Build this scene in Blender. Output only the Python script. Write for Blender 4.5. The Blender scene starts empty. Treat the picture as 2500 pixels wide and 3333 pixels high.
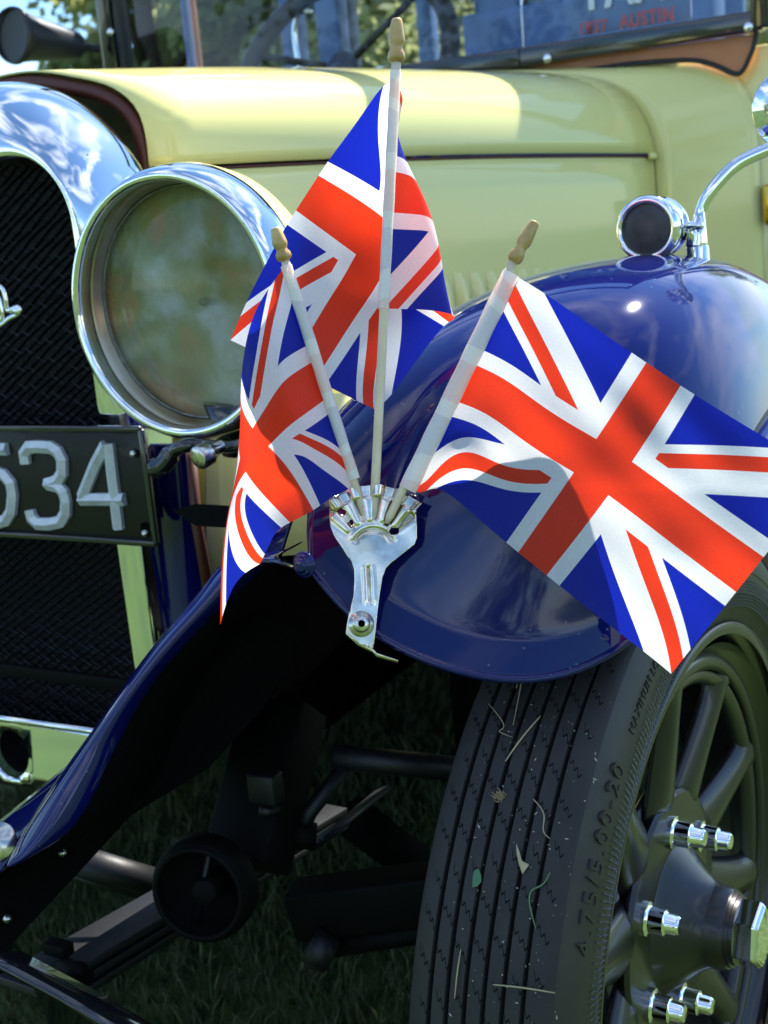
import bpy, bmesh, math, random
import numpy as np
from mathutils import Vector, Matrix
from mathutils.geometry import delaunay_2d_cdt
rnd = random.Random(7)
C = bpy.context.scene
col = C.collection
# ------------------------------------------------------------------ camera
F, IW, IH = 4000.0, 2500.0, 3333.0
def _basis():
    ex = Vector((7250.0, -311.5, -F)).normalized()
    h = Vector((1, .09, 0)); n = h.cross(ex).normalized()
    if n.y < 0: n = -n
    ey = n.cross(ex)
    if ey.z < 0: ey = -ey
    return ex, ey, n
EX, EY, EZ = _basis()
R_ = Vector((EX.x, EY.x, EZ.x)); U_ = Vector((EX.y, EY.y, EZ.y)); W_ = Vector((EX.z, EY.z, EZ.z))
EYE = Vector((0, 0, 1.04))
cam_data = bpy.data.cameras.new('camera'); cam = bpy.data.objects.new('camera', cam_data); col.objects.link(cam)
m = Matrix((( R_.x, U_.x, -W_.x, EYE.x), (R_.y, U_.y, -W_.y, EYE.y), (R_.z, U_.z, -W_.z, EYE.z), (0, 0, 0, 1)))
cam.matrix_world = m
cam_data.sensor_fit = 'VERTICAL'; cam_data.sensor_height = 36.0; cam_data.lens = 36.0*F/IH
cam_data.clip_start = .02; cam_data.clip_end = 1500
cam_data.dof.use_dof = True; cam_data.dof.focus_distance = .93; cam_data.dof.aperture_fstop = 10.0
C.camera = cam
# survey helpers: the photograph's sight lines met with a plane or a distance
def ray(px, py): return R_*((px-IW/2)/F) + U_*(-(py-IH/2)/F) + W_
def D(px, py, d): return EYE + ray(px, py)*d
def on(ax, v, px, py):
    r = ray(px, py); return EYE + r*((v-EYE[ax])/r[ax])
# ------------------------------------------------------------------ world and sun
SUN = Vector((.10, .60, .78)).normalized()
elev = math.asin(SUN.z); az = math.atan2(SUN.x, SUN.y)
world = bpy.data.worlds.new('World'); C.world = world; world.use_nodes = True
wn = world.node_tree; wn.nodes.clear()
sky = wn.nodes.new('ShaderNodeTexSky'); sky.sky_type = 'NISHITA'; sky.sun_disc = False
sky.sun_elevation = elev; sky.sun_rotation = az; sky.air_density = 1.0; sky.dust_density = .15; sky.ozone_density = 3.0
tc = wn.nodes.new('ShaderNodeTexCoord'); mp = wn.nodes.new('ShaderNodeMapping'); mp.inputs['Scale'].default_value = (1.0, 1.0, 2.6)
nz = wn.nodes.new('ShaderNodeTexNoise'); nz.inputs['Scale'].default_value = 1.5; nz.inputs['Detail'].default_value = 3.2; nz.inputs['Roughness'].default_value = .55; nz.inputs['Distortion'].default_value = .5
rp = wn.nodes.new('ShaderNodeValToRGB'); rp.color_ramp.elements[0].position = .50; rp.color_ramp.elements[1].position = .82
mx = wn.nodes.new('ShaderNodeMix'); mx.data_type = 'RGBA'; mx.inputs['B'].default_value = (10.0, 10.4, 11.0, 1)
bg = wn.nodes.new('ShaderNodeBackground'); bg.inputs['Strength'].default_value = .10
wo = wn.nodes.new('ShaderNodeOutputWorld')
L = wn.links.new
L(tc.outputs['Generated'], mp.inputs['Vector']); L(mp.outputs[0], nz.inputs['Vector']); L(nz.outputs['Fac'], rp.inputs['Fac'])
L(rp.outputs['Color'], mx.inputs['Factor']); tint = wn.nodes.new('ShaderNodeMix'); tint.data_type = 'RGBA'; tint.blend_type = 'MULTIPLY'; tint.inputs['Factor'].default_value = 1; tint.inputs['B'].default_value = (.82, 1.0, 1.10, 1)
L(sky.outputs[0], tint.inputs['A']); L(tint.outputs['Result'], mx.inputs['A']); L(mx.outputs['Result'], bg.inputs['Color']); L(bg.outputs[0], wo.inputs['Surface'])
sl = bpy.data.lights.new('sun', 'SUN'); sl.energy = 5.0; sl.angle = math.radians(.53); sl.color = (1, .95, .87)
so = bpy.data.objects.new('sun', sl); col.objects.link(so); so.rotation_euler = (-SUN).to_track_quat('-Z', 'Y').to_euler()
C.view_settings.view_transform = 'Standard'; C.view_settings.look = 'None'; C.view_settings.gamma = 1
C.view_settings.exposure = 1.34; C.view_settings.use_curve_mapping = False
C.render.engine = 'CYCLES'
try:
    C.cycles.transparent_max_bounces = 24; C.cycles.max_bounces = 12
    C.cycles.caustics_reflective = False; C.cycles.caustics_refractive = False
    C.cycles.sample_clamp_indirect = 6
except Exception: pass
# ------------------------------------------------------------------ node helper
class N:
    """small wrapper so that shader maths can be written as formulas"""
    nt = None
    def __init__(s, sock): s.s = sock
    @staticmethod
    def m(op, *a):
        n = N.nt.nodes.new('ShaderNodeMath'); n.operation = op
        for i, v in enumerate(a):
            if isinstance(v, N): N.nt.links.new(v.s, n.inputs[i])
            else: n.inputs[i].default_value = v
        return N(n.outputs[0])
    def __add__(s, o): return N.m('ADD', s, o)
    __radd__ = __add__
    def __sub__(s, o): return N.m('SUBTRACT', s, o)
    def __rsub__(s, o): return N.m('SUBTRACT', o, s)
    def __mul__(s, o): return N.m('MULTIPLY', s, o)
    __rmul__ = __mul__
    def __lt__(s, o): return N.m('LESS_THAN', s, o)
    def __gt__(s, o): return N.m('GREATER_THAN', s, o)
    def abs(s): return N.m('ABSOLUTE', s)
    def sign(s): return N.m('SIGN', s)
    def max(s, o): return N.m('MAXIMUM', s, o)
MATS = {}
def mat(name, base=(.5, .5, .5), rough=.5, metal=0., coat=0., spec=.5, noise=0., nscale=20., bump=0., bscale=200., trans=0., emit=None, rvar=0., base2=None, detail=5, bdist=.001, coatr=.02):
    if name in MATS: return MATS[name]
    M = bpy.data.materials.new(name); M.use_nodes = True; MATS[name] = M
    nt = M.node_tree; b = nt.nodes['Principled BSDF']
    b.inputs['Base Color'].default_value = (*base, 1); b.inputs['Roughness'].default_value = rough
    b.inputs['Metallic'].default_value = metal; b.inputs['Coat Weight'].default_value = coat; b.inputs['Coat Roughness'].default_value = coatr
    b.inputs['Specular IOR Level'].default_value = spec; b.inputs['Transmission Weight'].default_value = trans
    tcn = nt.nodes.new('ShaderNodeTexCoord')
    if noise > 0 or base2 or rvar:
        t = nt.nodes.new('ShaderNodeTexNoise'); t.inputs['Scale'].default_value = nscale; t.inputs['Detail'].default_value = detail
        nt.links.new(tcn.outputs['Object'], t.inputs['Vector'])
        r = nt.nodes.new('ShaderNodeValToRGB'); r.color_ramp.elements[0].position = .35; r.color_ramp.elements[1].position = .68
        b2 = base2 or tuple(max(0, c*(1-noise)) for c in base)
        r.color_ramp.elements[0].color = (*b2, 1); r.color_ramp.elements[1].color = (*base, 1)
        nt.links.new(t.outputs['Fac'], r.inputs['Fac']); nt.links.new(r.outputs['Color'], b.inputs['Base Color'])
        if rvar:
            mr = nt.nodes.new('ShaderNodeMapRange'); mr.inputs['From Min'].default_value = .3; mr.inputs['From Max'].default_value = .7
            mr.inputs['To Min'].default_value = rough; mr.inputs['To Max'].default_value = rough+rvar
            nt.links.new(t.outputs['Fac'], mr.inputs['Value']); nt.links.new(mr.outputs[0], b.inputs['Roughness'])
    if bump > 0:
        t2 = nt.nodes.new('ShaderNodeTexNoise'); t2.inputs['Scale'].default_value = bscale; t2.inputs['Detail'].default_value = 4
        nt.links.new(tcn.outputs['Object'], t2.inputs['Vector'])
        bp = nt.nodes.new('ShaderNodeBump'); bp.inputs['Strength'].default_value = bump; bp.inputs['Distance'].default_value = bdist
        nt.links.new(t2.outputs['Fac'], bp.inputs['Height']); nt.links.new(bp.outputs[0], b.inputs['Normal'])
    return M
CHROME = mat('chrome', (.86, .87, .88), .04, 1.0, bump=.04, bscale=30, bdist=.0006)
CHROME_OLD = mat('plated_steel', (.80, .78, .72), .16, 1.0, base2=(.42, .40, .36), nscale=60, rvar=.16, bump=.12, bscale=300, bdist=.0003)
ZINC = mat('bright_plated_sheet', (.88, .83, .72), .11, 1.0, base2=(.58, .51, .40), nscale=70, rvar=.14, bump=.05, bscale=120, bdist=.0004)
def speck_paint(name, base, speck, dens=.006):
    M = mat(name, base, .55, 0, coat=1.0, spec=.0, coatr=.06)
    nt = M.node_tree; b = nt.nodes['Principled BSDF']
    tcn = nt.nodes.new('ShaderNodeTexCoord')
    v = nt.nodes.new('ShaderNodeTexVoronoi'); v.inputs['Scale'].default_value = 120; nt.links.new(tcn.outputs['Object'], v.inputs['Vector'])
    n2 = nt.nodes.new('ShaderNodeTexNoise'); n2.inputs['Scale'].default_value = 9; nt.links.new(tcn.outputs['Object'], n2.inputs['Vector'])
    N.nt = nt
    d = N(v.outputs['Distance']) < .11
    g = N(v.outputs['Color']) ; sel = N.m('GREATER_THAN', N(n2.outputs['Fac']), .58)
    k = N.m('MULTIPLY', N.m('MULTIPLY', d, sel), .6)
    mxx = nt.nodes.new('ShaderNodeMix'); mxx.data_type = 'RGBA'; nt.links.new(k.s, mxx.inputs['Factor'])
    mxx.inputs['A'].default_value = (*base, 1); mxx.inputs['B'].default_value = (*speck, 1)
    nt.links.new(mxx.outputs['Result'], b.inputs['Base Color'])
    # faint orange peel in the clear coat
    t2 = nt.nodes.new('ShaderNodeTexNoise'); t2.inputs['Scale'].default_value = 45; nt.links.new(tcn.outputs['Object'], t2.inputs['Vector'])
    bp = nt.nodes.new('ShaderNodeBump'); bp.inputs['Strength'].default_value = .12; bp.inputs['Distance'].default_value = .0006
    nt.links.new(t2.outputs['Fac'], bp.inputs['Height']); nt.links.new(bp.outputs[0], b.inputs['Coat Normal'])
    return M
BLUE = speck_paint('blue_coach_paint', (.003, .006, .085), (.12, .15, .22))
CREAM = speck_paint('primrose_paint', (.86, .785, .31), (.88, .83, .45))
BLACKP = mat('black_gloss_paint', (.010, .011, .012), .18, 0, coat=.8, bump=.1, bscale=60, bdist=.0005)
WHEELP = mat('black_wheel_enamel', (.006, .0062, .0062), .36, 0, coat=.28, coatr=.10, bump=.08, bscale=40, bdist=.0005)
BLACKM = mat('matt_black_metal', (.0022, .0021, .0020), .7, 0, noise=.5, nscale=30, bump=.3, bscale=150, spec=.14)
UNDER = mat('underseal_black', (.0010, .0010, .0010), .8, 0, noise=.4, nscale=15, bump=.4, bscale=90, spec=.06)
STEELD = mat('dark_sprung_steel', (.0065, .007, .009), .5, .1, noise=.5, nscale=25, bump=.3, bscale=120)
RUBBER = mat('tyre_rubber', (.012, .0112, .0108), .62, 0, base2=(.020, .018, .0165), nscale=28, bump=.35, bscale=900, bdist=.0003, spec=.45)
SIDEW = mat('tyre_sidewall_rubber', (.015, .014, .013), .5, 0, base2=(.027, .025, .021), nscale=22, bump=.3, bscale=700, bdist=.0003, spec=.5)
BLACKR = mat('black_rubber_seal', (.012, .013, .016), .5)
PIN = mat('birch_stick', (.86, .74, .55), .6, 0, base2=(.74, .60, .42), nscale=30, bump=.3, bscale=400, bdist=.0003)
FIN = mat('turned_wood_gilt', (.62, .43, .16), .42, .15, base2=(.40, .24, .07), nscale=60, coat=.3, bump=.35, bscale=350, bdist=.0004)
MAHOG = mat('mahogany_veneer', (.60, .21, .06), .4, 0, base2=(.40, .12, .035), nscale=9, coat=.15)
DASH = mat('brown_edge_lining', (.10, .018, .008), .5, 0, noise=.4)
SEAT = mat('blue_leather', (.11, .21, .46), .5, 0, noise=.3)
SEATD = mat('dark_blue_trim', (.02, .035, .075), .5)
ALU = mat('cast_digit_alloy', (.74, .76, .78), .45, .2, noise=.2, nscale=80, bump=.1, bscale=300)
PLATEB = mat('plate_black', (.007, .0072, .007), .42, 0, coat=.12, bump=.06, bscale=60, spec=.3)
LAMPL = mat('clouded_lamp_lens', (.050, .047, .055), .5, 0, base2=(.018, .016, .02), nscale=70, coat=.25, coatr=.2)
REDT = mat('red_lettering', (.55, .02, .015), .5)
WHT = mat('white_lettering', (.75, .78, .8), .5)
GREY = mat('grey_interior', (.42, .55, .68), .6)
CORE = mat('radiator_core_black', (.006, .006, .007), .55, 0, spec=.3)
MESHM = mat('grille_wire', (.030, .030, .036), .30, .6, noise=.5, nscale=60)
def glass(name, tint, gl, rough=.0, refl_tint=None, hf=0.):
    M = bpy.data.materials.new(name); M.use_nodes = True; nt = M.node_tree; nt.nodes.clear()
    o = nt.nodes.new('ShaderNodeOutputMaterial'); t = nt.nodes.new('ShaderNodeBsdfTransparent'); t.inputs[0].default_value = (*tint, 1)
    g = nt.nodes.new('ShaderNodeBsdfGlossy'); g.inputs['Roughness'].default_value = rough
    lw = nt.nodes.new('ShaderNodeLayerWeight'); lw.inputs['Blend'].default_value = .5
    pw_ = nt.nodes.new('ShaderNodeMath'); pw_.operation = 'POWER'; pw_.inputs[1].default_value = 4.0; nt.links.new(lw.outputs['Facing'], pw_.inputs[0])
    mu = nt.nodes.new('ShaderNodeMath'); mu.operation = 'MULTIPLY_ADD'; mu.inputs[1].default_value = .9; mu.inputs[2].default_value = .045*gl; nt.links.new(pw_.outputs[0], mu.inputs[0]); mu.use_clamp = True
    ms = nt.nodes.new('ShaderNodeMixShader'); nt.links.new(mu.outputs[0], ms.inputs[0]); nt.links.new(t.outputs[0], ms.inputs[1]); nt.links.new(g.outputs[0], ms.inputs[2])
    last = ms
    if refl_tint:
        d = nt.nodes.new('ShaderNodeBsdfDiffuse'); d.inputs[0].default_value = (*refl_tint, 1)
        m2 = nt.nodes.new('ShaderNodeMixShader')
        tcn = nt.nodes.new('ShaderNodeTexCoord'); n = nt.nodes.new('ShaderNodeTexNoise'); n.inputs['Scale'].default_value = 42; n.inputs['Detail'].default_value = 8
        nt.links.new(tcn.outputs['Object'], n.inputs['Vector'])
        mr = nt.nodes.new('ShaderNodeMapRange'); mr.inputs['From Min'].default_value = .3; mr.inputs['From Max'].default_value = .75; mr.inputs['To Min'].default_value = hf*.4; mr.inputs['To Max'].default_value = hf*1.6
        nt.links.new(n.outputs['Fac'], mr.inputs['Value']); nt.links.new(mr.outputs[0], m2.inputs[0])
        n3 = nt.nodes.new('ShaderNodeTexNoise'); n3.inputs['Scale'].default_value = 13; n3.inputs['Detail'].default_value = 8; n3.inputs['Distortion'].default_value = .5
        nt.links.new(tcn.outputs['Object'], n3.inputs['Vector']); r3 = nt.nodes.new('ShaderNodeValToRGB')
        r3.color_ramp.elements[0].position = .36; r3.color_ramp.elements[0].color = (.46, .22, .10, 1); r3.color_ramp.elements[1].position = .66; r3.color_ramp.elements[1].color = (.52, .57, .60, 1)  # brown, olive and grey-blue patches paint reflections into the glass colour
        e3 = r3.color_ramp.elements.new(.48); e3.color = (*refl_tint, 1); nt.links.new(n3.outputs['Fac'], r3.inputs['Fac']); nt.links.new(r3.outputs[0], d.inputs[0])
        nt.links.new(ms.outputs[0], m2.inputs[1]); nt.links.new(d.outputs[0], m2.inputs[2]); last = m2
    nt.links.new(last.outputs[0], o.inputs['Surface']); return M
WGLASS = glass('windscreen_glass', (.88, .93, .97), .9)
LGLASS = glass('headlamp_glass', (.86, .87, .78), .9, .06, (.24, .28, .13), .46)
# ---- printed cloth
FR = 1.4
def flag_mat(name, flip=False, wash=0.):
    M = bpy.data.materials.new(name); M.use_nodes = True; nt = M.node_tree; nt.nodes.clear(); N.nt = nt
    uv = nt.nodes.new('ShaderNodeUVMap'); sp = nt.nodes.new('ShaderNodeSeparateXYZ'); nt.links.new(uv.outputs[0], sp.inputs[0])
    u = N(sp.outputs[0]); v = N(sp.outputs[1])
    x = (u - .5)*FR; y = (v - .5)
    if flip: y = y*-1.0
    k = FR/math.sqrt(1+FR*FR)
    e1 = (y - x*(1/FR))*k; e2 = (y + x*(1/FR))*k
    # the diagonal through each quarter: "/" where x*y>0, "\" where x*y<0
    same = N.m('GREATER_THAN', x*y, 0.0)
    e = e1*same + e2*(1.0-same)
    e = e*(x.sign()*-1.0)
    white_d = e.abs() < .100
    red_d = (e < .0)*(e > -.062)
    ax, ay = x.abs(), y.abs()
    fim = N.m('MAXIMUM', ax < .158, ay < .158)
    cross = N.m('MAXIMUM', ax < .088, ay < .088)
    white = N.m('MAXIMUM', white_d, fim)
    red = N.m('MAXIMUM', cross, red_d*(1.0-fim))
    def rgb(c):
        n = nt.nodes.new('ShaderNodeRGB'); n.outputs[0].default_value = (*c, 1); return n.outputs[0]
    m1 = nt.nodes.new('ShaderNodeMix'); m1.data_type = 'RGBA'; nt.links.new(white.s, m1.inputs['Factor']); nt.links.new(rgb((.006, .018, .40)), m1.inputs['A']); nt.links.new(rgb((.95, .95, .96)), m1.inputs['B'])
    m2 = nt.nodes.new('ShaderNodeMix'); m2.data_type = 'RGBA'; nt.links.new(red.s, m2.inputs['Factor']); nt.links.new(m1.outputs['Result'], m2.inputs['A']); nt.links.new(rgb((.95, .05, .012)), m2.inputs['B'])
    # weave: two crossed thread waves, a little uneven
    wv = N.m('SINE', u*(3.14159*2*260)) * .5 + N.m('SINE', v*(3.14159*2*190)) * .5
    tcn = nt.nodes.new('ShaderNodeTexCoord')
    nz_ = nt.nodes.new('ShaderNodeTexNoise'); nz_.inputs['Scale'].default_value = 900; nt.links.new(tcn.outputs['Object'], nz_.inputs['Vector'])
    nz2 = nt.nodes.new('ShaderNodeTexNoise'); nz2.inputs['Scale'].default_value = 45; nt.links.new(tcn.outputs['Object'], nz2.inputs['Vector'])
    h = wv*.5 + N(nz_.outputs['Fac'])*1.0 + N(nz2.outputs['Fac'])*1.2
    bp = nt.nodes.new('ShaderNodeBump'); bp.inputs['Strength'].default_value = .18; bp.inputs['Distance'].default_value = .0004; nt.links.new(h.s, bp.inputs['Height'])
    mr = nt.nodes.new('ShaderNodeMapRange'); mr.inputs['From Min'].default_value = .35; mr.inputs['From Max'].default_value = .65; mr.inputs['To Min'].default_value = .95; mr.inputs['To Max'].default_value = 1.03
    nt.links.new(nz_.outputs['Fac'], mr.inputs['Value'])
    hs = nt.nodes.new('ShaderNodeHueSaturation'); m3 = nt.nodes.new('ShaderNodeMix'); m3.data_type = 'RGBA'; m3.inputs['Factor'].default_value = wash; nt.links.new(m2.outputs['Result'], m3.inputs['A']); m3.inputs['B'].default_value = (1, .965, .93, 1); nt.links.new(m3.outputs['Result'], hs.inputs['Color']); nt.links.new(mr.outputs[0], hs.inputs['Value'])
    pr = nt.nodes.new('ShaderNodeBsdfPrincipled'); pr.inputs['Roughness'].default_value = .42; pr.inputs['Specular IOR Level'].default_value = .35
    tr = nt.nodes.new('ShaderNodeBsdfTranslucent'); ms = nt.nodes.new('ShaderNodeMixShader'); ms.inputs[0].default_value = .53 if wash == 0 else .3
    o = nt.nodes.new('ShaderNodeOutputMaterial')
    for s_ in (pr.inputs['Base Color'], tr.inputs['Color']): nt.links.new(hs.outputs['Color'], s_)
    for s_ in (pr.inputs['Normal'], tr.inputs['Normal']): nt.links.new(bp.outputs[0], s_)
    nt.links.new(pr.outputs[0], ms.inputs[1]); nt.links.new(tr.outputs[0], ms.inputs[2]); nt.links.new(ms.outputs[0], o.inputs['Surface'])
    return M
FLAG = flag_mat('printed_flag_cloth'); FLAGF = flag_mat('printed_flag_cloth_turned', True)
FLAGS = flag_mat('sleeve_cloth', False, .84); FLAGSF = flag_mat('sleeve_cloth_turned', True, .84)
def translucent(name, c, f=.4, c2=None, ns=3.0, rough=.6):
    M = bpy.data.materials.new(name); M.use_nodes = True; nt = M.node_tree; nt.nodes.clear()
    pr = nt.nodes.new('ShaderNodeBsdfPrincipled'); pr.inputs['Base Color'].default_value = (*c, 1); pr.inputs['Roughness'].default_value = rough
    tr = nt.nodes.new('ShaderNodeBsdfTranslucent'); tr.inputs[0].default_value = (*c, 1)
    ms = nt.nodes.new('ShaderNodeMixShader'); ms.inputs[0].default_value = f; o = nt.nodes.new('ShaderNodeOutputMaterial')
    if c2:
        tcn = nt.nodes.new('ShaderNodeTexCoord'); n = nt.nodes.new('ShaderNodeTexNoise'); n.inputs['Scale'].default_value = ns; nt.links.new(tcn.outputs['Object'], n.inputs['Vector'])
        r = nt.nodes.new('ShaderNodeValToRGB'); r.color_ramp.elements[0].color = (*c, 1); r.color_ramp.elements[1].color = (*c2, 1); r.color_ramp.elements[0].position = .35; r.color_ramp.elements[1].position = .65
        nt.links.new(n.outputs['Fac'], r.inputs['Fac']); nt.links.new(r.outputs[0], pr.inputs['Base Color']); nt.links.new(r.outputs[0], tr.inputs[0])
    nt.links.new(pr.outputs[0], ms.inputs[1]); nt.links.new(tr.outputs[0], ms.inputs[2]); nt.links.new(ms.outputs[0], o.inputs['Surface']); return M
SLEEVE = translucent('white_sleeve_cloth', (.86, .86, .88), .35)
LEAF = translucent('leaf_green', (.22, .28, .10), .6, (.46, .48, .22), .9)
LEAFD = translucent('leaf_dark', (.12, .17, .06), .5, (.26, .30, .12), .8)
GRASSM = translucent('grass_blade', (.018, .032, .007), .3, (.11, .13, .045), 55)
STRAW = translucent('dry_straw', (.50, .42, .24), .2)
BARK = mat('bark', (.09, .07, .05), .9, 0, noise=.5, nscale=6, bump=.8, bscale=8, bdist=.03)
LAWN = mat('lawn_turf', (.058, .108, .016), .9, 0, base2=(.028, .062, .010), nscale=1.1, bump=.5, bscale=60, bdist=.02, detail=9)
# ------------------------------------------------------------------ mesh helpers
def tag(o, label=None, cat=None, group=None, kind=None):
    if label: o['label'] = label
    if cat: o['category'] = cat
    if group: o['group'] = group
    if kind: o['kind'] = kind
    return o
def empty(name, loc=(0, 0, 0)):
    o = bpy.data.objects.new(name, None); col.objects.link(o); o.location = loc; o.empty_display_size = .05; return o
def put(name, verts, faces, material, parent=None, smooth=True, uvs=None, solid=0, bevel=0, sub=0, auto=None):
    me = bpy.data.meshes.new(name); me.from_pydata([tuple(v) for v in verts], [], faces); me.update()
    if uvs is not None:
        lay = me.uv_layers.new(name='UVMap')
        for lp in me.loops: lay.data[lp.index].uv = uvs[lp.vertex_index]
    o = bpy.data.objects.new(name, me); col.objects.link(o)
    me.materials.append(material)
    fin(o, parent, smooth, solid, bevel, sub, auto); return o
def fin(o, parent=None, smooth=True, solid=0, bevel=0, sub=0, auto=None):
    me = o.data
    bm = bmesh.new(); bm.from_mesh(me)
    if solid == 0 and not me.uv_layers: bmesh.ops.recalc_face_normals(bm, faces=bm.faces)
    if auto is not None:
        for e in bm.edges:
            if len(e.link_faces) == 2 and e.calc_face_angle(0) > math.radians(auto): e.smooth = False
    bm.to_mesh(me); bm.free()
    me.polygons.foreach_set('use_smooth', [smooth]*len(me.polygons))
    if solid:
        md = o.modifiers.new('solid', 'SOLIDIFY'); md.thickness = solid; md.offset = -1
    if bevel:
        md = o.modifiers.new('bevel', 'BEVEL'); md.width = bevel; md.segments = 2; md.limit_method = 'ANGLE'; md.angle_limit = math.radians(35)
    if sub:
        md = o.modifiers.new('sub', 'SUBSURF'); md.levels = sub; md.render_levels = sub
    if parent: o.parent = parent; o.matrix_parent_inverse = Matrix.Translation(-parent_loc(parent))
    return o
def parent_loc(p):
    return Vector(p.location) if p.type == 'EMPTY' else Vector((0, 0, 0))
class MB:
    def __init__(s): s.v = []; s.f = []
    def add(s, v, f):
        k = len(s.v); s.v += [Vector(a) for a in v]; s.f += [tuple(i+k for i in q) for q in f]; return s
    def box(s, c, sz, M=None):
        x, y, z = (a/2 for a in sz); vs = [Vector((i*x, j*y, k*z)) for i in (-1, 1) for j in (-1, 1) for k in (-1, 1)]
        if M: vs = [M @ q for q in vs]
        vs = [q+Vector(c) for q in vs]
        return s.add(vs, [(0, 1, 3, 2), (4, 6, 7, 5), (0, 4, 5, 1), (2, 3, 7, 6), (0, 2, 6, 4), (1, 5, 7, 3)])
    def bar(s, a, b, w, h, up=Vector((0, 0, 1))):
        a, b = Vector(a), Vector(b); d = (b-a).normalized(); r = d.cross(up).normalized(); u = r.cross(d)
        vs = [p+r*(i*w/2)+u*(j*h/2) for p in (a, b) for i in (-1, 1) for j in (-1, 1)]
        return s.add(vs, [(0, 1, 3, 2), (4, 6, 7, 5), (0, 4, 5, 1), (2, 3, 7, 6), (0, 2, 6, 4), (1, 5, 7, 3)])
    def tube(s, pts, r, n=16, cap=True):
        pts = [Vector(p) for p in pts]; rr = r if hasattr(r, '__len__') else [r]*len(pts)
        t0 = (pts[1]-pts[0]).normalized(); nx = t0.orthogonal().normalized(); rings = []; vs = []
        for i, p in enumerate(pts):
            t = ((pts[min(i+1, len(pts)-1)]-pts[max(i-1, 0)])).normalized()
            nx = (nx-t*nx.dot(t)).normalized(); b = t.cross(nx)
            for k in range(n):
                a = 2*math.pi*k/n; vs.append(p+(nx*math.cos(a)+b*math.sin(a))*rr[i])
        fs = []
        for i in range(len(pts)-1):
            for k in range(n): fs.append((i*n+k, i*n+(k+1) % n, (i+1)*n+(k+1) % n, (i+1)*n+k))
        if cap: fs.append(tuple(range(n))[::-1]); fs.append(tuple((len(pts)-1)*n+k for k in range(n)))
        return s.add(vs, fs)
    def lathe(s, prof, o, axis, n=64, up=None, closed=False):
        """prof: list of (along axis, radius)"""
        o, a = Vector(o), Vector(axis).normalized(); u = (up or a.orthogonal()).normalized(); u = (u-a*u.dot(a)).normalized(); w = a.cross(u)
        vs = []; k = len(prof)
        for (h, r) in prof:
            for i in range(n):
                t = 2*math.pi*i/n; vs.append(o+a*h+(u*math.cos(t)+w*math.sin(t))*max(r, 1e-5))
        fs = []
        for j in range(k if closed else k-1):
            for i in range(n): fs.append((j*n+i, j*n+(i+1) % n, ((j+1) % k)*n+(i+1) % n, ((j+1) % k)*n+i))
        return s.add(vs, fs)
    def grid(s, rows, close=False):
        nr, nc = len(rows), len(rows[0]); vs = [Vector(p) for r in rows for p in r]; fs = []
        for i in range(nr-1):
            for j in range(nc-1+(1 if close else 0)): fs.append((i*nc+j, i*nc+(j+1) % nc, (i+1)*nc+(j+1) % nc, (i+1)*nc+j))
        return s.add(vs, fs)
    def build(s, name, material, parent=None, **k): return put(name, s.v, s.f, material, parent, **k)
def cspline(xs, ys, q):
    """natural cubic spline through (xs, ys); ys may be vectors"""
    xs = np.array(xs, float); ys = np.array(ys, float); n = len(xs); q = np.array(q, float)
    if ys.ndim == 1: ys = ys[:, None]
    h = np.diff(xs); A = np.zeros((n, n)); B = np.zeros((n, ys.shape[1])); A[0, 0] = A[-1, -1] = 1
    for i in range(1, n-1):
        A[i, i-1] = h[i-1]; A[i, i] = 2*(h[i-1]+h[i]); A[i, i+1] = h[i]; B[i] = 6*((ys[i+1]-ys[i])/h[i]-(ys[i]-ys[i-1])/h[i-1])
    Mm = np.linalg.solve(A, B); k = np.clip(np.searchsorted(xs, q)-1, 0, n-2); hh = h[k][:, None]
    a = (xs[k+1]-q)[:, None]/hh; b = (q-xs[k])[:, None]/hh
    return a*ys[k]+b*ys[k+1]+((a**3-a)*Mm[k]+(b**3-b)*Mm[k+1])*hh**2/6
def bspl(P, m_):
    """uniform cubic B-spline, clamped, m_ samples per span; P (n, dim)"""
    P = np.array(P, float); P = np.concatenate([[2*P[0]-P[1]], P, [2*P[-1]-P[-2]]]); out = []
    for i in range(len(P)-3):
        for t in np.linspace(0, 1, m_, endpoint=False):
            b = np.array([(1-t)**3, 3*t**3-6*t**2+4, -3*t**3+3*t**2+3*t+1, t**3])/6; out.append(b@P[i:i+4])
    out.append(P[-2]); return np.array(out)
def surf(rows, mu=10, mv=8):
    R = np.array(rows, float); a = np.array([bspl(r, mu) for r in R]); b = np.array([bspl(a[:, j], mv) for j in range(a.shape[1])])
    return b.transpose(1, 0, 2)
def poly_ccw(P):
    return sum(P[i][0]*P[(i+1) % len(P)][1]-P[(i+1) % len(P)][0]*P[i][1] for i in range(len(P))) > 0
def inside(p, P):
    c = False; n = len(P)
    for i in range(n):
        a, b = P[i], P[(i+1) % n]
        if (a[1] > p[1]) != (b[1] > p[1]) and p[0] < (b[0]-a[0])*(p[1]-a[1])/(b[1]-a[1])+a[0]: c = not c
    return c
def text_mesh(s, size, extrude=0.0, bold=0.0, spacing=1.0):
    cu = bpy.data.curves.new('t', 'FONT'); cu.body = s; cu.size = size; cu.extrude = extrude; cu.offset = bold; cu.space_character = spacing
    o = bpy.data.objects.new('t', cu); col.objects.link(o); dg = bpy.context.evaluated_depsgraph_get(); dg.update()
    me = o.evaluated_get(dg).to_mesh(); vs = [v.co.copy() for v in me.vertices]; fs = [tuple(p.vertices) for p in me.polygons]
    o.evaluated_get(dg).to_mesh_clear(); bpy.data.objects.remove(o); return vs, fs
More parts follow.
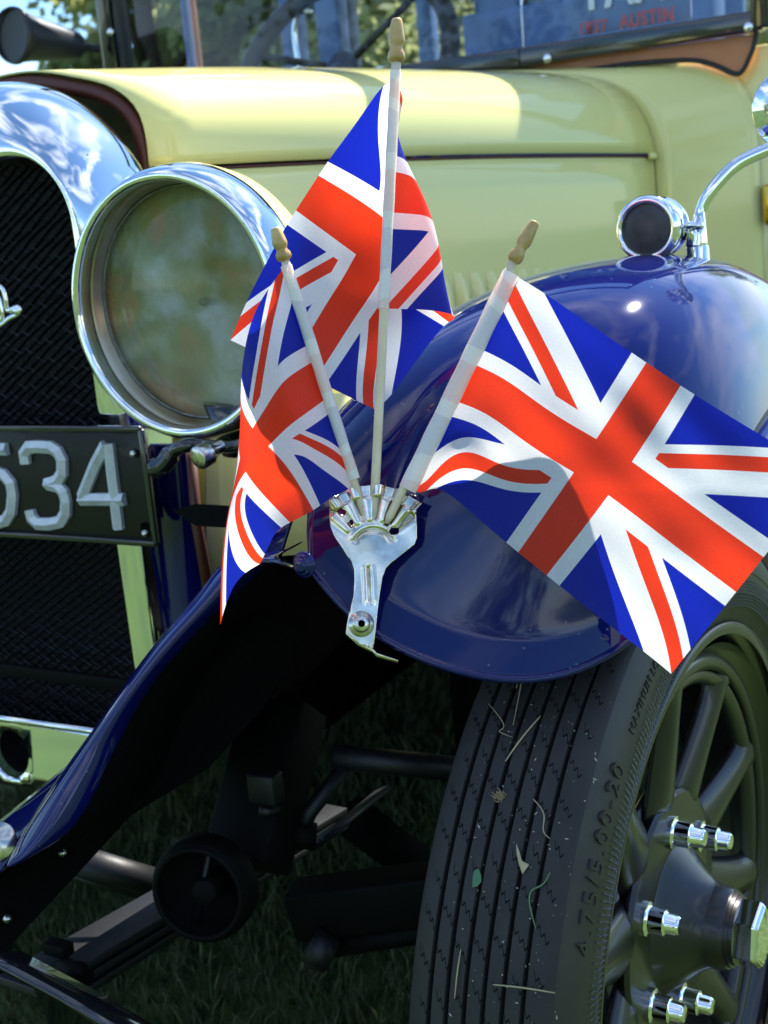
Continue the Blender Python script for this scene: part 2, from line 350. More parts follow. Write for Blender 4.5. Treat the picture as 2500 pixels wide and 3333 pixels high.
# ================================================================== SETTING
GZ = .022
lawn = MB().grid([[(x, y, GZ) for x in np.linspace(-400, 400, 21)] for y in np.linspace(-400, 400, 21)]).build('lawn', LAWN)
tag(lawn, 'mown green lawn the car is parked on', kind='structure')
gv, gf = [], []
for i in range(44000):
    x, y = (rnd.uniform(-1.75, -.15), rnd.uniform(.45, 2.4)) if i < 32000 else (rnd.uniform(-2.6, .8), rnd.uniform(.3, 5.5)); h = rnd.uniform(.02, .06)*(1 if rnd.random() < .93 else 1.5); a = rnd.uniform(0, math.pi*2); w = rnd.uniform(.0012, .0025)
    l = rnd.uniform(.005, .04); b = rnd.uniform(0, 2*math.pi); dx, dy = math.cos(a)*w, math.sin(a)*w; lx, ly = math.cos(b)*l, math.sin(b)*l; k = len(gv)
    gv += [(x-dx, y-dy, GZ), (x+dx, y+dy, GZ), (x-dx*.7+lx*.4, y-dy*.7+ly*.4, GZ+h*.6), (x+dx*.7+lx*.4, y+dy*.7+ly*.4, GZ+h*.6), (x+lx, y+ly, GZ+h)]
    gf += [(k, k+1, k+3, k+2), (k+2, k+3, k+4)]
g = put('grass', gv, gf, GRASSM, None, smooth=False, solid=0); tag(g, 'long shaded grass blades under and around the car', kind='stuff')
# ---- trees
def tree(name, loc, H, W, leafm, label, n=5200, conifer=False, seed=1, ls=.11):
    r = random.Random(seed); root = empty(name, loc); tag(root, label, 'tree', 'trees round the show ground')
    mb = MB(); mb.tube([(0, 0, -.1), (.1, 0, H*.25), (0, .1, H*.55), (.1, 0, H*.9)], [H*.03, H*.022, H*.014, H*.004], 9)
    limbs = []
    for i in range(11):
        z = H*r.uniform(.2, .75); a = r.uniform(0, 6.28); l = W*r.uniform(.5, .95)*(1-.4*z/H)
        e = Vector((math.cos(a)*l, math.sin(a)*l, z+H*r.uniform(.06, .2))); mb.tube([(0, 0, z), e*.5+Vector((0, 0, z*.5+.1)), e], [H*.010, H*.006, H*.002], 6); limbs.append(e)
    t = mb.build('trunk', BARK, root); t.matrix_parent_inverse = Matrix()
    vs, fs = [], []; clumps = []
    for i in range(46):
        z = r.uniform(.10, 1.0); a = r.uniform(0, 6.28)
        rr = W*(1-z if conifer else math.sqrt(max(0, 1-((z-.45)/.58)**2)))*r.uniform(.35, 1.0)
        clumps.append((Vector((math.cos(a)*rr, math.sin(a)*rr, z*H)), W*r.uniform(.16, .34)))
    for i in range(n):
        c, s = r.choice(clumps); d = Vector((r.gauss(0, 1), r.gauss(0, 1), r.gauss(0, .8))).normalized()*s*r.uniform(.45, 1.05)
        p = c+d; q = Vector((r.gauss(0, 1), r.gauss(0, 1), r.gauss(0, 1))).normalized(); u = q.orthogonal().normalized(); w = q.cross(u); sz = ls*r.uniform(.5, 1.2)
        k = len(vs); vs += [p-u*sz*.5, p+w*sz*.34, p+u*sz*.5, p-w*sz*.34]; fs.append((k, k+1, k+2, k+3))
    put('crown', vs, fs, leafm, root, smooth=False).matrix_parent_inverse = Matrix(); return root
def dirpt(px, dist, z0=GZ):
    r = ray(px, 600); h = Vector((r.x, r.y, 0)).normalized(); return (h.x*dist, h.y*dist, z0)
tree('birch_tree', dirpt(520, 15), 6.8, 1.5, LEAF, 'tall airy birch at the left edge of the tree line against open sky', seed=3, n=17000, ls=.19)
tree('birch_tree', dirpt(840, 17), 6.8, 2.6, LEAF, 'birch seen through the left half of the windscreen', seed=4, n=26000, ls=.21)
tree('birch_tree', dirpt(1250, 16), 6.0, 2.8, LEAF, 'birch seen through the windscreen behind the steering wheel', seed=5, n=24000, ls=.21)
tree('lime_tree', dirpt(1800, 19), 7.0, 3.4, LEAFD, 'dark leafy tree behind the cab of the car', seed=6, n=20000, ls=.2)
tree('lime_tree', dirpt(2450, 18), 7.2, 3.4, LEAF, 'leafy tree at the right behind the cab', seed=7, n=18000, ls=.2)
tree('lime_tree', dirpt(1050, 25), 6.5, 4.4, LEAFD, 'dark leafy tree farther off behind the birches', seed=8, n=26000, ls=.2)
tree('conifer_tree', (14, -11, GZ), 7, 2.0, LEAFD, 'dark conifer standing across the lawn in front of the car', seed=9, n=3500, conifer=True, ls=.25)
tree('conifer_tree', (10.5, -4.5, GZ), 6, 1.7, LEAFD, 'smaller dark conifer beyond the nearside of the car', seed=10, n=3500, conifer=True, ls=.25)
tree('lime_tree', (5.5, -17, GZ), 6.5, 3.6, LEAFD, 'broad leafy tree added out of view to darken reflections, right of the far round one', seed=12, n=4000, ls=.3)  # this and the next: unseen trees added to darken the mudguard's mirrored horizon
tree('lime_tree', (-11, -17, GZ), 6, 3.4, LEAFD, 'broad leafy tree added out of view to darken reflections, left of the far round one', seed=13, n=4000, ls=.3)
tree('lime_tree', (-3, -24, GZ), 5, 3.0, LEAFD, 'round leafy tree far across the lawn facing the radiator', seed=11, n=4000, ls=.3)
# ================================================================== CAR
XC = -1.18
car = empty('vintage_car', (XC, 1.6, GZ)); tag(car, 'vintage cab with primrose bonnet, blue mudguards and chrome radiator on grass', 'car')
bpy.context.view_layer.update()
def mir(p): return Vector((2*XC-p[0], p[1], p[2]))
# ---- radiator shell
def rr_path(hw, zt, zb, rad, n=14):
    pts = [(hw, zb)]; pts += [(hw, z) for z in np.linspace(zb, zt-rad, 8)[1:]]
    for t in np.linspace(0, math.pi/2, n)[1:]: pts.append((hw-rad+rad*math.cos(t), zt-rad+rad*math.sin(t)))
    pts += [(x, zt) for x in np.linspace(hw-rad, 0, 6)[1:]]
    return pts
secs = [(0.0, 1.075, 0), (0.0, 1.046, 0), (.004, 1.040, .006), (.012, 1.040, .012), (.03, 1.047, .03), (.052, 1.060, .05), (.070, 1.082, .066), (.080, 1.108, .076), (.084, 1.130, .080), (.083, 1.150, .079), (.076, 1.153, .072)]
HWI, ZT, ZB = .226, 1.136, .46
def shell_pt(o, y):
    # widening outward: corner radius grows from the opening to the outside; crown a little domed
    P = rr_path(HWI+o*.58, ZT+o*1.02, ZB-.0, .074+o*1.65)
    sm_ = lambda z: (lambda q: q*q*(3-2*q))(min(1, max(0, (z-.86)/.24)))
    yy = lambda z: y if (y < 1.041 or o > .078) else 1.040+(y-1.040)*(.22+.78*sm_(z)) if o < .075 else 1.040+(y-1.040)*(.6+.4*sm_(z))
    return [Vector((XC+a, yy(z), z+ (0.012*(1-(a/.3)**2) if z > ZT-.05 else 0)*min(1, o/.05))) for a, z in P]
rows = []
for (o, y, _) in secs:
    h = shell_pt(o, y); full = h+[mir(p) for p in h[-2::-1]]; rows.append(full)
mb = MB().grid(rows); shell = mb.build('radiator_shell', CHROME, car, sub=1)
# lower tray of the shell with the starting handle hole
def py_plane(y, pts): return [on(1, y, *p) for p in pts]
cx_, cz_ = XC+.01, .412
vs2 = []; hole = [(cx_+.031*math.cos(t), cz_+.031*math.sin(t)) for t in np.linspace(0, 2*math.pi, 28, endpoint=False)]
out = [(XC-.27, .462), (XC-.27, .37), (XC+.18, .37), (XC+.245, .40), (XC+.25, .462)]
def plate_cdt(outer, holes, step, inner=True, extra=()):
    pts = list(outer); edges = [(i, (i+1) % len(outer)) for i in range(len(outer))]
    for h in holes:
        k = len(pts); pts += list(h); edges += [(k+i, k+(i+1) % len(h)) for i in range(len(h))]
    xs = [p[0] for p in outer]; ys = [p[1] for p in outer]
    if step:
        for x in np.arange(min(xs), max(xs), step):
            for y in np.arange(min(ys), max(ys), step):
                if inside((x, y), outer) and not any(inside((x, y), h) for h in holes): pts.append((x, y))
    pts += list(extra)
    r = delaunay_2d_cdt([Vector(p) for p in pts], edges, [], 0, 1e-7)
    V, Fc = r[0], r[2]; keep = []
    for f in Fc:
        c = (sum(V[i][0] for i in f)/len(f), sum(V[i][1] for i in f)/len(f))
        if inside(c, outer) and not any(inside(c, h) for h in holes): keep.append(tuple(f))
    return [(v[0], v[1]) for v in V], keep
V, Fc = plate_cdt(out, [hole], .02)
put('apron', [(x, 1.036-.25*(.462-z)**1.0*0.6, z) for x, z in V], Fc, CHROME, car, solid=.003)
MB().tube([(XC-.30, 1.030, .466), (XC, 1.026, .462), (XC+.30, 1.030, .466)], .005, 12).build('apron_bead', CHROME, car)
MB().lathe([(0, .0305), (.03, .0305), (.05, .026), (.05, .0)], (cx_, 1.0385, cz_), (0, 1, 0), 28).build('handle_hole', CORE, car)
# ---- radiator core and wire mesh
cp = rr_path(HWI+.012, ZT+.012, .40, .08); cp = [(a, b) for a, b in cp]+[(-a, b) for a, b in cp[-2::-1]]
core = put('radiator_core', [(XC+a, 1.095, b) for a, b in cp], [tuple(range(len(cp)))], CORE, car, smooth=False, solid=.02)
wm = MB(); sp = .0085; y0 = 1.082
for fam in (0, 1):
    sx = 1 if fam == 0 else -1
    for k in range(-140, 140):
        c = k*sp
        # line: z = sx*slope*(x-XC)+c ; clip to the opening
        pts = []
        for xx in np.linspace(-HWI-.004, HWI+.004, 32):
            zz = .80+sx*.62*xx+c*1.25
            if .425 < zz < ZT+.002: pts.append((XC+xx, y0+.0022*math.sin((xx/sp*2.0+k)*3.1416/1.0)+(0.001 if fam else -.001), zz))
        if len(pts) >= 2:
            a = [Vector(p) for p in pts]; w = .0011
            rws = [[p+Vector((0, -.0015, w)) for p in a], [p+Vector((0, -.0025, 0)) for p in a], [p+Vector((0, .002, -w*1.6)) for p in a]]
            wm.grid(rws)
gm = wm.build('grille_mesh', MESHM, core, smooth=False); tag(gm, kind='stuff')
MB().bar(on(1, 1.03, -300, 2135), on(1, 1.03, 425, 2232), .010, .016).build('grille_crossbar', BLACKM, car, bevel=.002)
# script badge: the tail of its last letter
b1 = [(-70, 1000), (-45, 950), (-15, 932), (8, 938), (17, 960), (22, 985), (25, 1008), (40, 1008), (58, 1000), (66, 1010), (58, 1024), (36, 1034), (16, 1050), (-6, 1062)]
b2 = [(-50, 990), (-12, 962), (3, 990), (10, 1030), (-4, 1052)]
mb = MB()
for bb in (b1, b2):
    P = np.array([on(1, 1.030, *p)[:] for p in bb]); q = cspline(range(len(P)), P, np.linspace(0, len(P)-1, 50)); mb.tube([Vector(p) for p in q], .0034, 10)
mb.lathe([(-.004, .0001), (-.004, .0042), (.002, .0052), (.002, .0001)], on(1, 1.030, 58, 1012), (0, 1, 0), 16)
mb.build('script_badge', CHROME, car)
# ---- bonnet
def half(y, pts, crown, zb):
    P = [on(1, y, *p) for p in pts]; P = [Vector((XC, y, crown))]+P+[Vector((P[-1].x, y, z)) for z in np.linspace(P[-1].z, zb, 5)[1:]]
    return P
def resample(P, n):
    P = [Vector(p) for p in P]; L_ = [0]
    for i in range(1, len(P)): L_.append(L_[-1]+(P[i]-P[i-1]).length)
    return [Vector(v) for v in cspline(L_, [p[:] for p in P], np.linspace(0, L_[-1], n))]
def sect(y, xz, n_top=26, n_side=10, hinge=None):
    """right half section through control points (x, z), smoothly sampled down to the hinge, then the side"""
    top = [Vector((a, y, b)) for a, b in xz]; P = resample(top, n_top); h = P[-1]
    side = [Vector((h.x+.004*math.sin(t*3.14), y, h.z+(.60-h.z)*t)) for t in np.linspace(0, 1, n_side+1)[1:]]
    return P+side
FB = 1.185
f0 = [(XC, 1.246)]+[tuple(on(1, FB, *p)[i] for i in (0, 2)) for p in ((120, 236), (250, 254), (330, 272), (401, 309), (445, 358), (466, 412), (477, 472), (483, 545))]
f1 = [(XC, 1.300)]+[tuple(on(1, 2.14, *p)[i] for i in (0, 2)) for p in ((1250, 241), (1600, 238), (1800, 241), (1930, 258), (2030, 305), (2090, 380), (2118, 450), (2128, 500))]
f2 = [(XC, 1.318)]+[tuple(on(1, 2.20, *p)[i] for i in (0, 2)) for p in ((1600, 224), (2086, 206), (2206, 200), (2300, 207), (2370, 232), (2428, 290), (2458, 380), (2470, 495))]
A, B = sect(FB, f0), sect(2.14, f1); B2 = sect(2.145, f1); E2 = sect(2.20, f2)
def blend(P, Q, t): return [p.lerp(q, t) for p, q in zip(P, Q)]
def full(P): return P[::-1]+[mir(p) for p in P[1:]]
nt_ = 26
bon = []
for t in np.linspace(0, 1, 15):
    P = blend(A, B, t); bon.append([p+Vector((0, 0, .006*math.sin(t*math.pi))) for p in P])
topR = [r[:nt_] for r in bon]; sideR = [[p+Vector((0.000, 0, -.007)) for p in r[nt_-1:nt_]]+r[nt_:] for r in bon]
rows = [full(r) for r in topR]; MB().grid(rows).build('bonnet_top', CREAM, car, solid=.0025)
bs = MB().grid(sideR).build('bonnet_side', CREAM, car, solid=.0025)
bs2 = MB().grid([[mir(p) for p in r] for r in sideR]).build('bonnet_side', CREAM, car, solid=.0025)
MB().tube([r[nt_-1]+Vector((-.003, 0, -.0045)) for r in bon], .0026, 8).build('bonnet_hinge', DASH, car)
MB().tube([bon[0][i]+Vector((-.010, .006, -.010)) for i in range(nt_+8)][::-1]+[mir(bon[0][i]+Vector((-.010, .006, -.010))) for i in range(nt_)], .009, 8).build('bonnet_lining', DASH, car)
MB().box(bon[-1][nt_-1]+Vector((.002, -.012, -.004)), (.010, .022, .010)).build('bonnet_catch', CREAM, car, bevel=.002)
# louvres in the bonnet side
a0, a1 = on(0, -.70, 1440, 985), on(0, -.70, 1890, 890)
zl = .905
for k in range(17):
    t = .22+k*.035; i = t*14; i0 = int(i); P0 = sideR[i0]; P1 = sideR[min(i0+1, 14)]; x = P0[4].lerp(P1[4], i-i0); n = Vector((1, -.19, 0)).normalized()
    tdir = (P1[4]-P0[4]); tdir.z = 0; tdir.normalize(); zt_ = .965-.002*k; rws = []
    for zz in np.linspace(0, 1, 9):
        env = math.sin(min(1, zz*1.0)*math.pi)**.45; zc = zt_-.13*zz
        rws.append([Vector((x.x, x.y, zc))+tdir*s+n*(h*1.4)*env for s, h in ((-.011, .0005), (-.006, .005), (.0, .009), (.006, .0095), (.008, .0005))])
    MB().grid(rws).build('louvre', CREAM, bs)
# ---- scuttle and body
sc = [B2]
for t in np.linspace(0, 1, 9)[1:]:
    sc.append([p.lerp(q, t**.8) for p, q in zip(B2, E2)])
MB().grid([full(r) for r in sc]).build('scuttle', CREAM, car, solid=.003)
MB().tube([p+Vector((.0005, -.001, .0005)) for p in B2], .0016, 6).build('scuttle_joint', BLACKR, car)
XR = E2[-1].x
body = MB(); body.box((XR+.012-.05, 2.236, .75), (.12, .06, .86+.16)); bo = body.build('door_pillar', CREAM, car, bevel=.004)
MB().box((XR-.055+.075, 2.45, .70), (.02, .36, .7)).build('door_shut_edge', DASH, car)
MB().bar(on(1, 2.2, 2492, 600)+Vector((.01, 0, 0)), on(1, 2.2, 2497, 730)+Vector((.01, 0, 0)), .03, .03).build('door_handle', mat('brass', (.7, .45, .08), .2, 1.0), car, bevel=.006)
# seam between scuttle and windscreen base, mahogany panel, windscreen frame
seam_px = [(1640, 244), (1780, 238), (1912, 227), (2020, 212), (2086, 205), (2206, 197), (2279, 200), (2341, 219), (2394, 241), (2423, 222), (2440, 185), (2452, 154), (2465, 96)]
SY = 2.172
S = np.array([on(1, SY, *p)[:] for p in seam_px]); q = cspline(range(len(S)), S, np.linspace(0, len(S)-1, 90))
MB().tube([Vector(p) for p in q], .0042, 8).build('seam_rubber', BLACKR, car)
wood = [on(1, SY+.008, *p) for p in [(1500, 262)]+seam_px[:11]+[(2458, 110), (1500, 247)]]
wv = [tuple(p) for p in wood]; put('dash_board', wv, [tuple(range(len(wv)))], MAHOG, car, smooth=False, solid=.006)
WY = 2.168
def wbar(name, pts, w, h, m_=BLACKP, y=WY, **k):
    mb = MB()
    for i in range(len(pts)-1): mb.bar(on(1, y, *pts[i]), on(1, y, *pts[i+1]), w, h)
    return mb.build(name, m_, car, bevel=.003, **k)
frame = wbar('windscreen_frame', [(300, 262), (900, 254), (1250, 252), (1700, 188), (2485, 66)], .03, .032)
# left upright, right upright, head rail
fb = MB()
lx = on(1, WY, 362, 120); fb.box((lx.x, WY, 1.70), (.036, .034, .76)); rx = on(1, WY, 2470, 40); fb.box((rx.x+.004, WY, 1.62), (.030, .034, .68)); fb.bar((lx.x, WY, 2.06), (rx.x, WY, 1.95), .034, .034)
fb.build('upright', BLACKP, frame, bevel=.004)
fi = MB(); a = on(1, WY-.019, 392, 120); fi.box((a.x, WY-.008, 1.70), (.012, .03, .70)); fi.build('inner_bead', BLACKR, frame, bevel=.002)
for p in ((360, 104), (1782, 190), (2436, 88)):
    c = on(1, WY-.017, *p); MB().lathe([(-.006, .0001), (-.006, .004), (-.003, .0075), (0, .0085), (.001, .0001)], c, (0, 1, 0), 18).build('dome_screw', CHROME, frame)
gl = MB().add([on(1, WY+.004, 385, 258), on(1, WY+.004, 1240, 252), on(1, WY+.004, 1700, 190), on(1, WY+.004, 2470, 68), (rx.x, WY+.004, 1.96), (lx.x+.01, WY+.004, 2.06)], [(0, 1, 2, 3, 4, 5)]).build('windscreen_glass', WGLASS, car, smooth=False)
# lettering on a card behind the glass
def letter(s, p0, p1, hgt, m_, y, name, par, bold=.0, spacing=1.0):
    a, b = on(1, y, *p0), on(1, y, *p1); vs, fs = text_mesh(s, 1.0, .002, bold, spacing); w = max(v.x for v in vs)-min(v.x for v in vs); x0 = min(v.x for v in vs)
    d = (b-a); up = Vector((0, 0, 1)); hh = max(v.y for v in vs)
    return put(name, [a+d*((v.x-x0)/w)+up*(v.y/hh*hgt)+Vector((0, -1, 0))*v.z for v in vs], fs, m_, par, smooth=False)
letter('1937', (1890, 114), (1978, 101), .0205, REDT, WY+.030, 'lettering', gl, .015, 1.05)
letter('AUSTIN', (2016, 95), (2192, 66), .0235, REDT, WY+.030, 'lettering', gl, .02, 1.1)
letter('TAXI', (1885, 34), (2200, -12), .080, WHT, WY+.045, 'lettering', gl, .02, 1.05)
# cab interior
def box_px(name, p0, p1, y, dy, m_, zpad=(0, 0)):
    a, b = on(1, y, *p0), on(1, y, *p1); z0, z1 = min(a.z, b.z)-zpad[0], max(a.z, b.z)+zpad[1]
    return MB().box(((a.x+b.x)/2, y+dy/2, (z0+z1)/2), (abs(b.x-a.x), dy, z1-z0)).build(name, m_, car, bevel=.006)
box_px('partition_post', (572, -100), (622, 240), 2.9, .05, SEAT, (.25, .25))
box_px('partition_strip', (612, -100), (640, 240), 2.88, .02, MAHOG, (.25, .25))
box_px('partition_post', (1010, -100), (1115, 240), 2.9, .06, SEAT, (.25, .25))
box_px('partition_post', (1118, -100), (1150, 240), 2.88, .05, SEATD, (.25, .25))
box_px('rear_panel', (1520, -300), (1690, 200), 3.0, .04, SEAT, (.3, .3))
box_px('rear_panel', (1700, -300), (2050, 200), 3.1, .04, GREY, (.3, .3))
box_px('rear_panel', (2050, -300), (2420, 200), 3.0, .04, SEAT, (.3, .1))
box_px('seat_back', (1500, 20), (2330, 300), 2.75, .10, SEAT, (.3, -.02))
box_px('card_box', (1830, -60), (2250, 60), WY+.05, .006, SEAT, (0, .05))
box_px('chrome_post', (1690, -100), (1704, 200), 2.5, .012, CHROME, (.1, .2))
# dashboard top so the sky does not show under the steering wheel
MB().box((XC, 2.36, 1.20), (1.26, .34, .05)).build('dashboard', SEATD, car, bevel=.01)
# steering wheel
wc = on(1, 2.44, 1118, 225); tilt = Vector((0.06, -.80, .50)).normalized(); u = tilt.cross(Vector((0, 0, 1))).normalized(); w = u.cross(tilt); Rw = .247
ring = [wc+(u*math.cos(t)+w*math.sin(t))*Rw for t in np.linspace(0, 2*math.pi, 73)]
sw = MB().tube(ring, .0205, 12, cap=False).build('steering_wheel', BLACKR, car)
MB().tube([wc+(u*math.cos(2.3)+w*math.sin(2.3))*Rw, wc], .008, 10).build('spoke', STEELD, sw)
MB().tube([wc+(u*math.cos(.3)+w*math.sin(.3))*Rw, wc], .008, 10).build('spoke', STEELD, sw)
MB().tube([wc+(u*math.cos(-1.6)+w*math.sin(-1.6))*Rw, wc], .008, 10).build('spoke', STEELD, sw)
MB().lathe([(.03, .0001), (.03, .02), (.015, .035), (0, .035), (-.02, .025), (-.5, .02)], wc, tilt, 24).build('boss', SEATD, sw)
q = cspline(range(5), [on(1, 2.6, *p)[:] for p in ((1012, 40), (990, 34), (966, 55), (960, 130), (985, 260))], np.linspace(0, 4, 30))
MB().tube([Vector(p) for p in q], .006, 10).build('grab_rail', CHROME, car)
# cab shell: sides, roof, back (it shades the bonnet's rear)
cab = MB(); zr = 2.02
cab.box((XC, 3.17, zr), (1.36, 1.36, .04)); cab.build('roof', BLACKP, car, bevel=.02)
MB().box((-.49, 3.0, .80), (.05, 1.5, .9)).build('door', BLUE, car, bevel=.01)
MB().box((2*XC+.49, 3.0, .80), (.05, 1.5, .9)).build('door', BLUE, car, bevel=.01)
MB().box((XC, 3.85, .80), (1.36, .05, .9)).build('rear_wall', BLUE, car, bevel=.01)
for sx in (-.50, 2*XC+.50):
    for yy in (3.0, 3.82): MB().box((sx, yy, 1.62), (.05, .06, .76)).build('cab_post', SEAT, car, bevel=.005)
MB().box((XC, 2.3, .55), (1.2, .1, .7)).build('bulkhead', UNDER, car)
MB().box((XC, 3.0, .42), (1.3, 1.6, .04)).build('cab_floor', UNDER, car)
# ---- left-hand horn on the screen pillar
hm, ht = on(1, 1.93, 45, 116), on(1, 2.13, 318, 160); ax = (ht-hm).normalized(); Lh = (ht-hm).length
horn = MB().lathe([(-.002, .047), (-.004, .052), (.003, .054), (.010, .050), (.04, .044), (Lh*.5, .035), (Lh*.72, .028), (Lh*.76, .024), (Lh*.78, .010), (Lh*.9, .009), (Lh*1.0, .009)], hm, ax, 40).build('horn', mat('horn_black', (.012, .013, .016), .42), car)
MB().lathe([(.004, .0001), (.002, .03), (.0, .047)], hm, ax, 40).build('horn_gauze', mat('horn_gauze_grey', (.06, .065, .075), .6, 0, noise=.3, nscale=300, bump=.5, bscale=700), horn)
MB().tube([hm+(Vector((math.cos(t), 0, math.sin(t)))*.051) for t in np.linspace(0, 2*math.pi, 40)], .0035, 8, cap=False).build('horn_rim', STEELD, horn)
# ---- number plate
PY = 1.0
pl = MB(); tr, br = on(1, PY, 458, 1397), on(1, PY, 512, 1770)
px1 = (tr.x+br.x)/2; pz1, pz0 = tr.z, br.z; px0 = 2*XC-px1+.05
plate = MB().box(((px0+px1)/2, PY+.004, (pz0+pz1)/2), (px1-px0, .004, pz1-pz0)).build('number_plate', PLATEB, car, bevel=.0012)
fr_ = MB()
for a, b in (((px0, pz0), (px1, pz0)), ((px0, pz1), (px1, pz1)), ((px0, pz0), (px0, pz1)), ((px1, pz0), (px1, pz1))): fr_.bar((a[0], PY, a[1]), (b[0], PY, b[1]), .007, .007, Vector((0, 1, 0)))
fr_.build('plate_frame', BLACKP, plate, bevel=.0018)
def ridge(parts, wpx, name):
    """raised digit with a ridged face: strokes with mitred corners"""
    mb = MB()
    for st in parts:
        P = [on(1, PY, *p) for p in st]; P2 = [Vector((p.x, p.z)) for p in P]; n = len(P2); w = wpx
        rows = []
        for i in range(n):
            d1 = (P2[i]-P2[i-1]).normalized() if i else (P2[1]-P2[0]).normalized(); d2 = (P2[i+1]-P2[i]).normalized() if i < n-1 else d1
            t = (d1+d2).normalized(); nn = Vector((-t.y, t.x)); s = w/max(.5, nn.dot(Vector((-d1.y, d1.x))))
            c = P2[i]; e = .35*w if i in (0, n-1) else 0
            rows.append([Vector((c.x+nn.x*s*k, PY+yy, c.y+nn.y*s*k)) for k, yy in ((-1, .002), (-1, -.003), (0, -.0075), (1, -.003), (1, .002))])
        mb.grid(rows)
        for r_, dd in ((rows[0], -1), (rows[-1], 1)):
            k = len(mb.v); mb.v += r_; mb.f.append((k, k+1, k+2, k+3, k+4))
    return mb.build(name, ALU, plate, smooth=False)
zf = lambda pts: [(x*.5425, 1350+y*.5425) for x, y in pts]
ridge([zf([(655, 172), (660, 200), (712, 655), (716, 684)]), zf([(640, 178), (575, 300), (497, 492)]), zf([(486, 506), (640, 506), (752, 507)])], .0068, 'digit')
ridge([zf([(158, 292), (150, 235), (180, 192), (240, 190), (310, 195), (352, 222), (376, 272), (378, 350), (352, 392), (318, 408), (282, 416)]), zf([(300, 416), (352, 428), (386, 465), (400, 520), (398, 590), (368, 640), (300, 655), (230, 652), (196, 620), (182, 570)])], .0070, 'digit')
ridge([zf([(48, 205), (-60, 205), (-64, 280), (-66, 352), (-20, 345), (28, 360), (68, 410), (80, 480), (72, 580), (40, 632), (-20, 650), (-70, 640)])], .0070, 'digit')
for p in ((438, 1476), (476, 1735)): MB().lathe([(-.006, .0001), (-.005, .003), (-.002, .0048), (.001, .005)], on(1, PY, *p), (0, 1, 0), 16).build('plate_rivet', CHROME_OLD, plate)
MB().lathe([(-.0005, .0001), (-.0005, .0055)], on(1, PY, 470, 1717)+Vector((0, 0, .0)), (0, 1, 0), 16).build('bolt_hole', UNDER, plate)
# ---- headlamp
hc = Vector((-.757, .952, .9725)); HR = .1305; ax = Vector((.03, 1, .0)).normalized()
hl = MB().lathe([(.018, .128), (.030, .132), (.040, .1335), (.060, .130), (.085, .118), (.110, .096), (.130, .062), (.138, .03), (.140, .0001)], hc, ax, 72).build('headlamp', CREAM, car)
MB().lathe([(.020, .1225), (.004, .1165), (-.004, .1180), (-.0075, .1215), (-.006, .1265), (.002, .1305), (.014, .1335), (.028, .1350), (.034, .1335)], hc, ax, 96).build('rim', CHROME, hl)
REFL = mat('mottled_reflector', (.62, .62, .50), .30, 1.0, base2=(.40, .34, .22), nscale=13, rvar=.25, bump=.3, bscale=25, bdist=.001)  # brown patches put into the metal colour to imitate reflected tones
MB().lathe([(.016, .122), (.018, .1190), (.024, .1180), (.026, .1160), (.033, .1150), (.037, .1120), (.0405, .100), (.0465, .075), (.0515, .045), (.0535, .015), (.0537, .0001)], hc, ax, 72).build('reflector', REFL, hl)
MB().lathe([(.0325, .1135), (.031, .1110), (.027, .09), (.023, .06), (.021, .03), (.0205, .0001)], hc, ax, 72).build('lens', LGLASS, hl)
MB().tube([hc+Vector((math.cos(t)*.1135, .0315, math.sin(t)*.1135)) for t in np.linspace(0, 2*math.pi, 90)], [.0012+.0003*math.sin(i*2.1) for i in range(90)], 6, cap=False).build('lens_seal', mat('perished_seal', (.34, .35, .30), .8, 0, noise=.5, nscale=200), hl)
MB().lathe([(.043, .0001), (.044, .004), (.050, .005), (.0535, .005)], hc, ax, 20).build('bulb', mat('bulb_frosted', (.35, .35, .30), .3, .4), hl)
q = [D(800, 1440, 1.17), D(740, 1455, 1.18), D(660, 1448, 1.2), D(600, 1452, 1.2), D(560, 1475, 1.21), D(530, 1512, 1.215), D(500, 1525, 1.22)]
q = cspline(range(7), [p[:] for p in q], np.linspace(0, 6, 30)); MB().tube([Vector(p) for p in q], [.006]*12+[.007]*8+[.010]*10, 12).build('lamp_bracket', BLACKP, car)
MB().tube([hc+Vector((.02, .05, -.10)), hc+Vector((.015, .055, -.155))], [.030, .016], 16).build('lamp_foot', BLACKP, car)
nc = D(672, 1478, 1.165); kn = []
for t in range(36): kn.append(t)
nut = MB().lathe([(-.012, .0001), (-.012, .0095), (-.010, .0115), (.002, .0118), (.004, .009), (.014, .006), (.02, .006)], nc, Vector((.25, 1, .2)), 26).build('clamp_nut', CHROME_OLD, car)
# ---- blue panels beside the radiator
def quadpx(name, pts, m_, ys, solid=.003, par=None, **k):
    vs = [on(1, y, *p) for p, y in zip(pts, ys)]; return put(name, vs, [tuple(range(len(vs)))], m_, par or car, smooth=False, solid=solid, **k)
rows = []
for py_ in (1440, 1500, 1620, 1800, 1980, 2250):
    lft = 488+(py_-1500)*.085; rgt = 628+(py_-1500)*.10
    r = []
    for t in np.linspace(0, 1, 9):
        r.append(on(1, 1.072-.018*math.sin(t*math.pi)**.7+.01*t, lft+(rgt-lft)*t, py_))
    rows.append(r)
MB().grid(rows).build('inner_valance', BLUE, car, solid=.003, sub=1)
q0 = [D(x, y, d) for x, y, d in ((560, 1660, 1.26), (640, 1640, 1.26), (820, 1650, 1.26), (820, 1722, 1.26), (640, 1712, 1.26))]
put('stay_plate', q0, [(0, 1, 2, 3, 4)], BLACKM, car, smooth=False, solid=.004)
MB().tube([D(622, 1475, 1.32), D(640, 1700, 1.33), D(690, 1980, 1.34)], .006, 8).build('lining_strip', DASH, car)
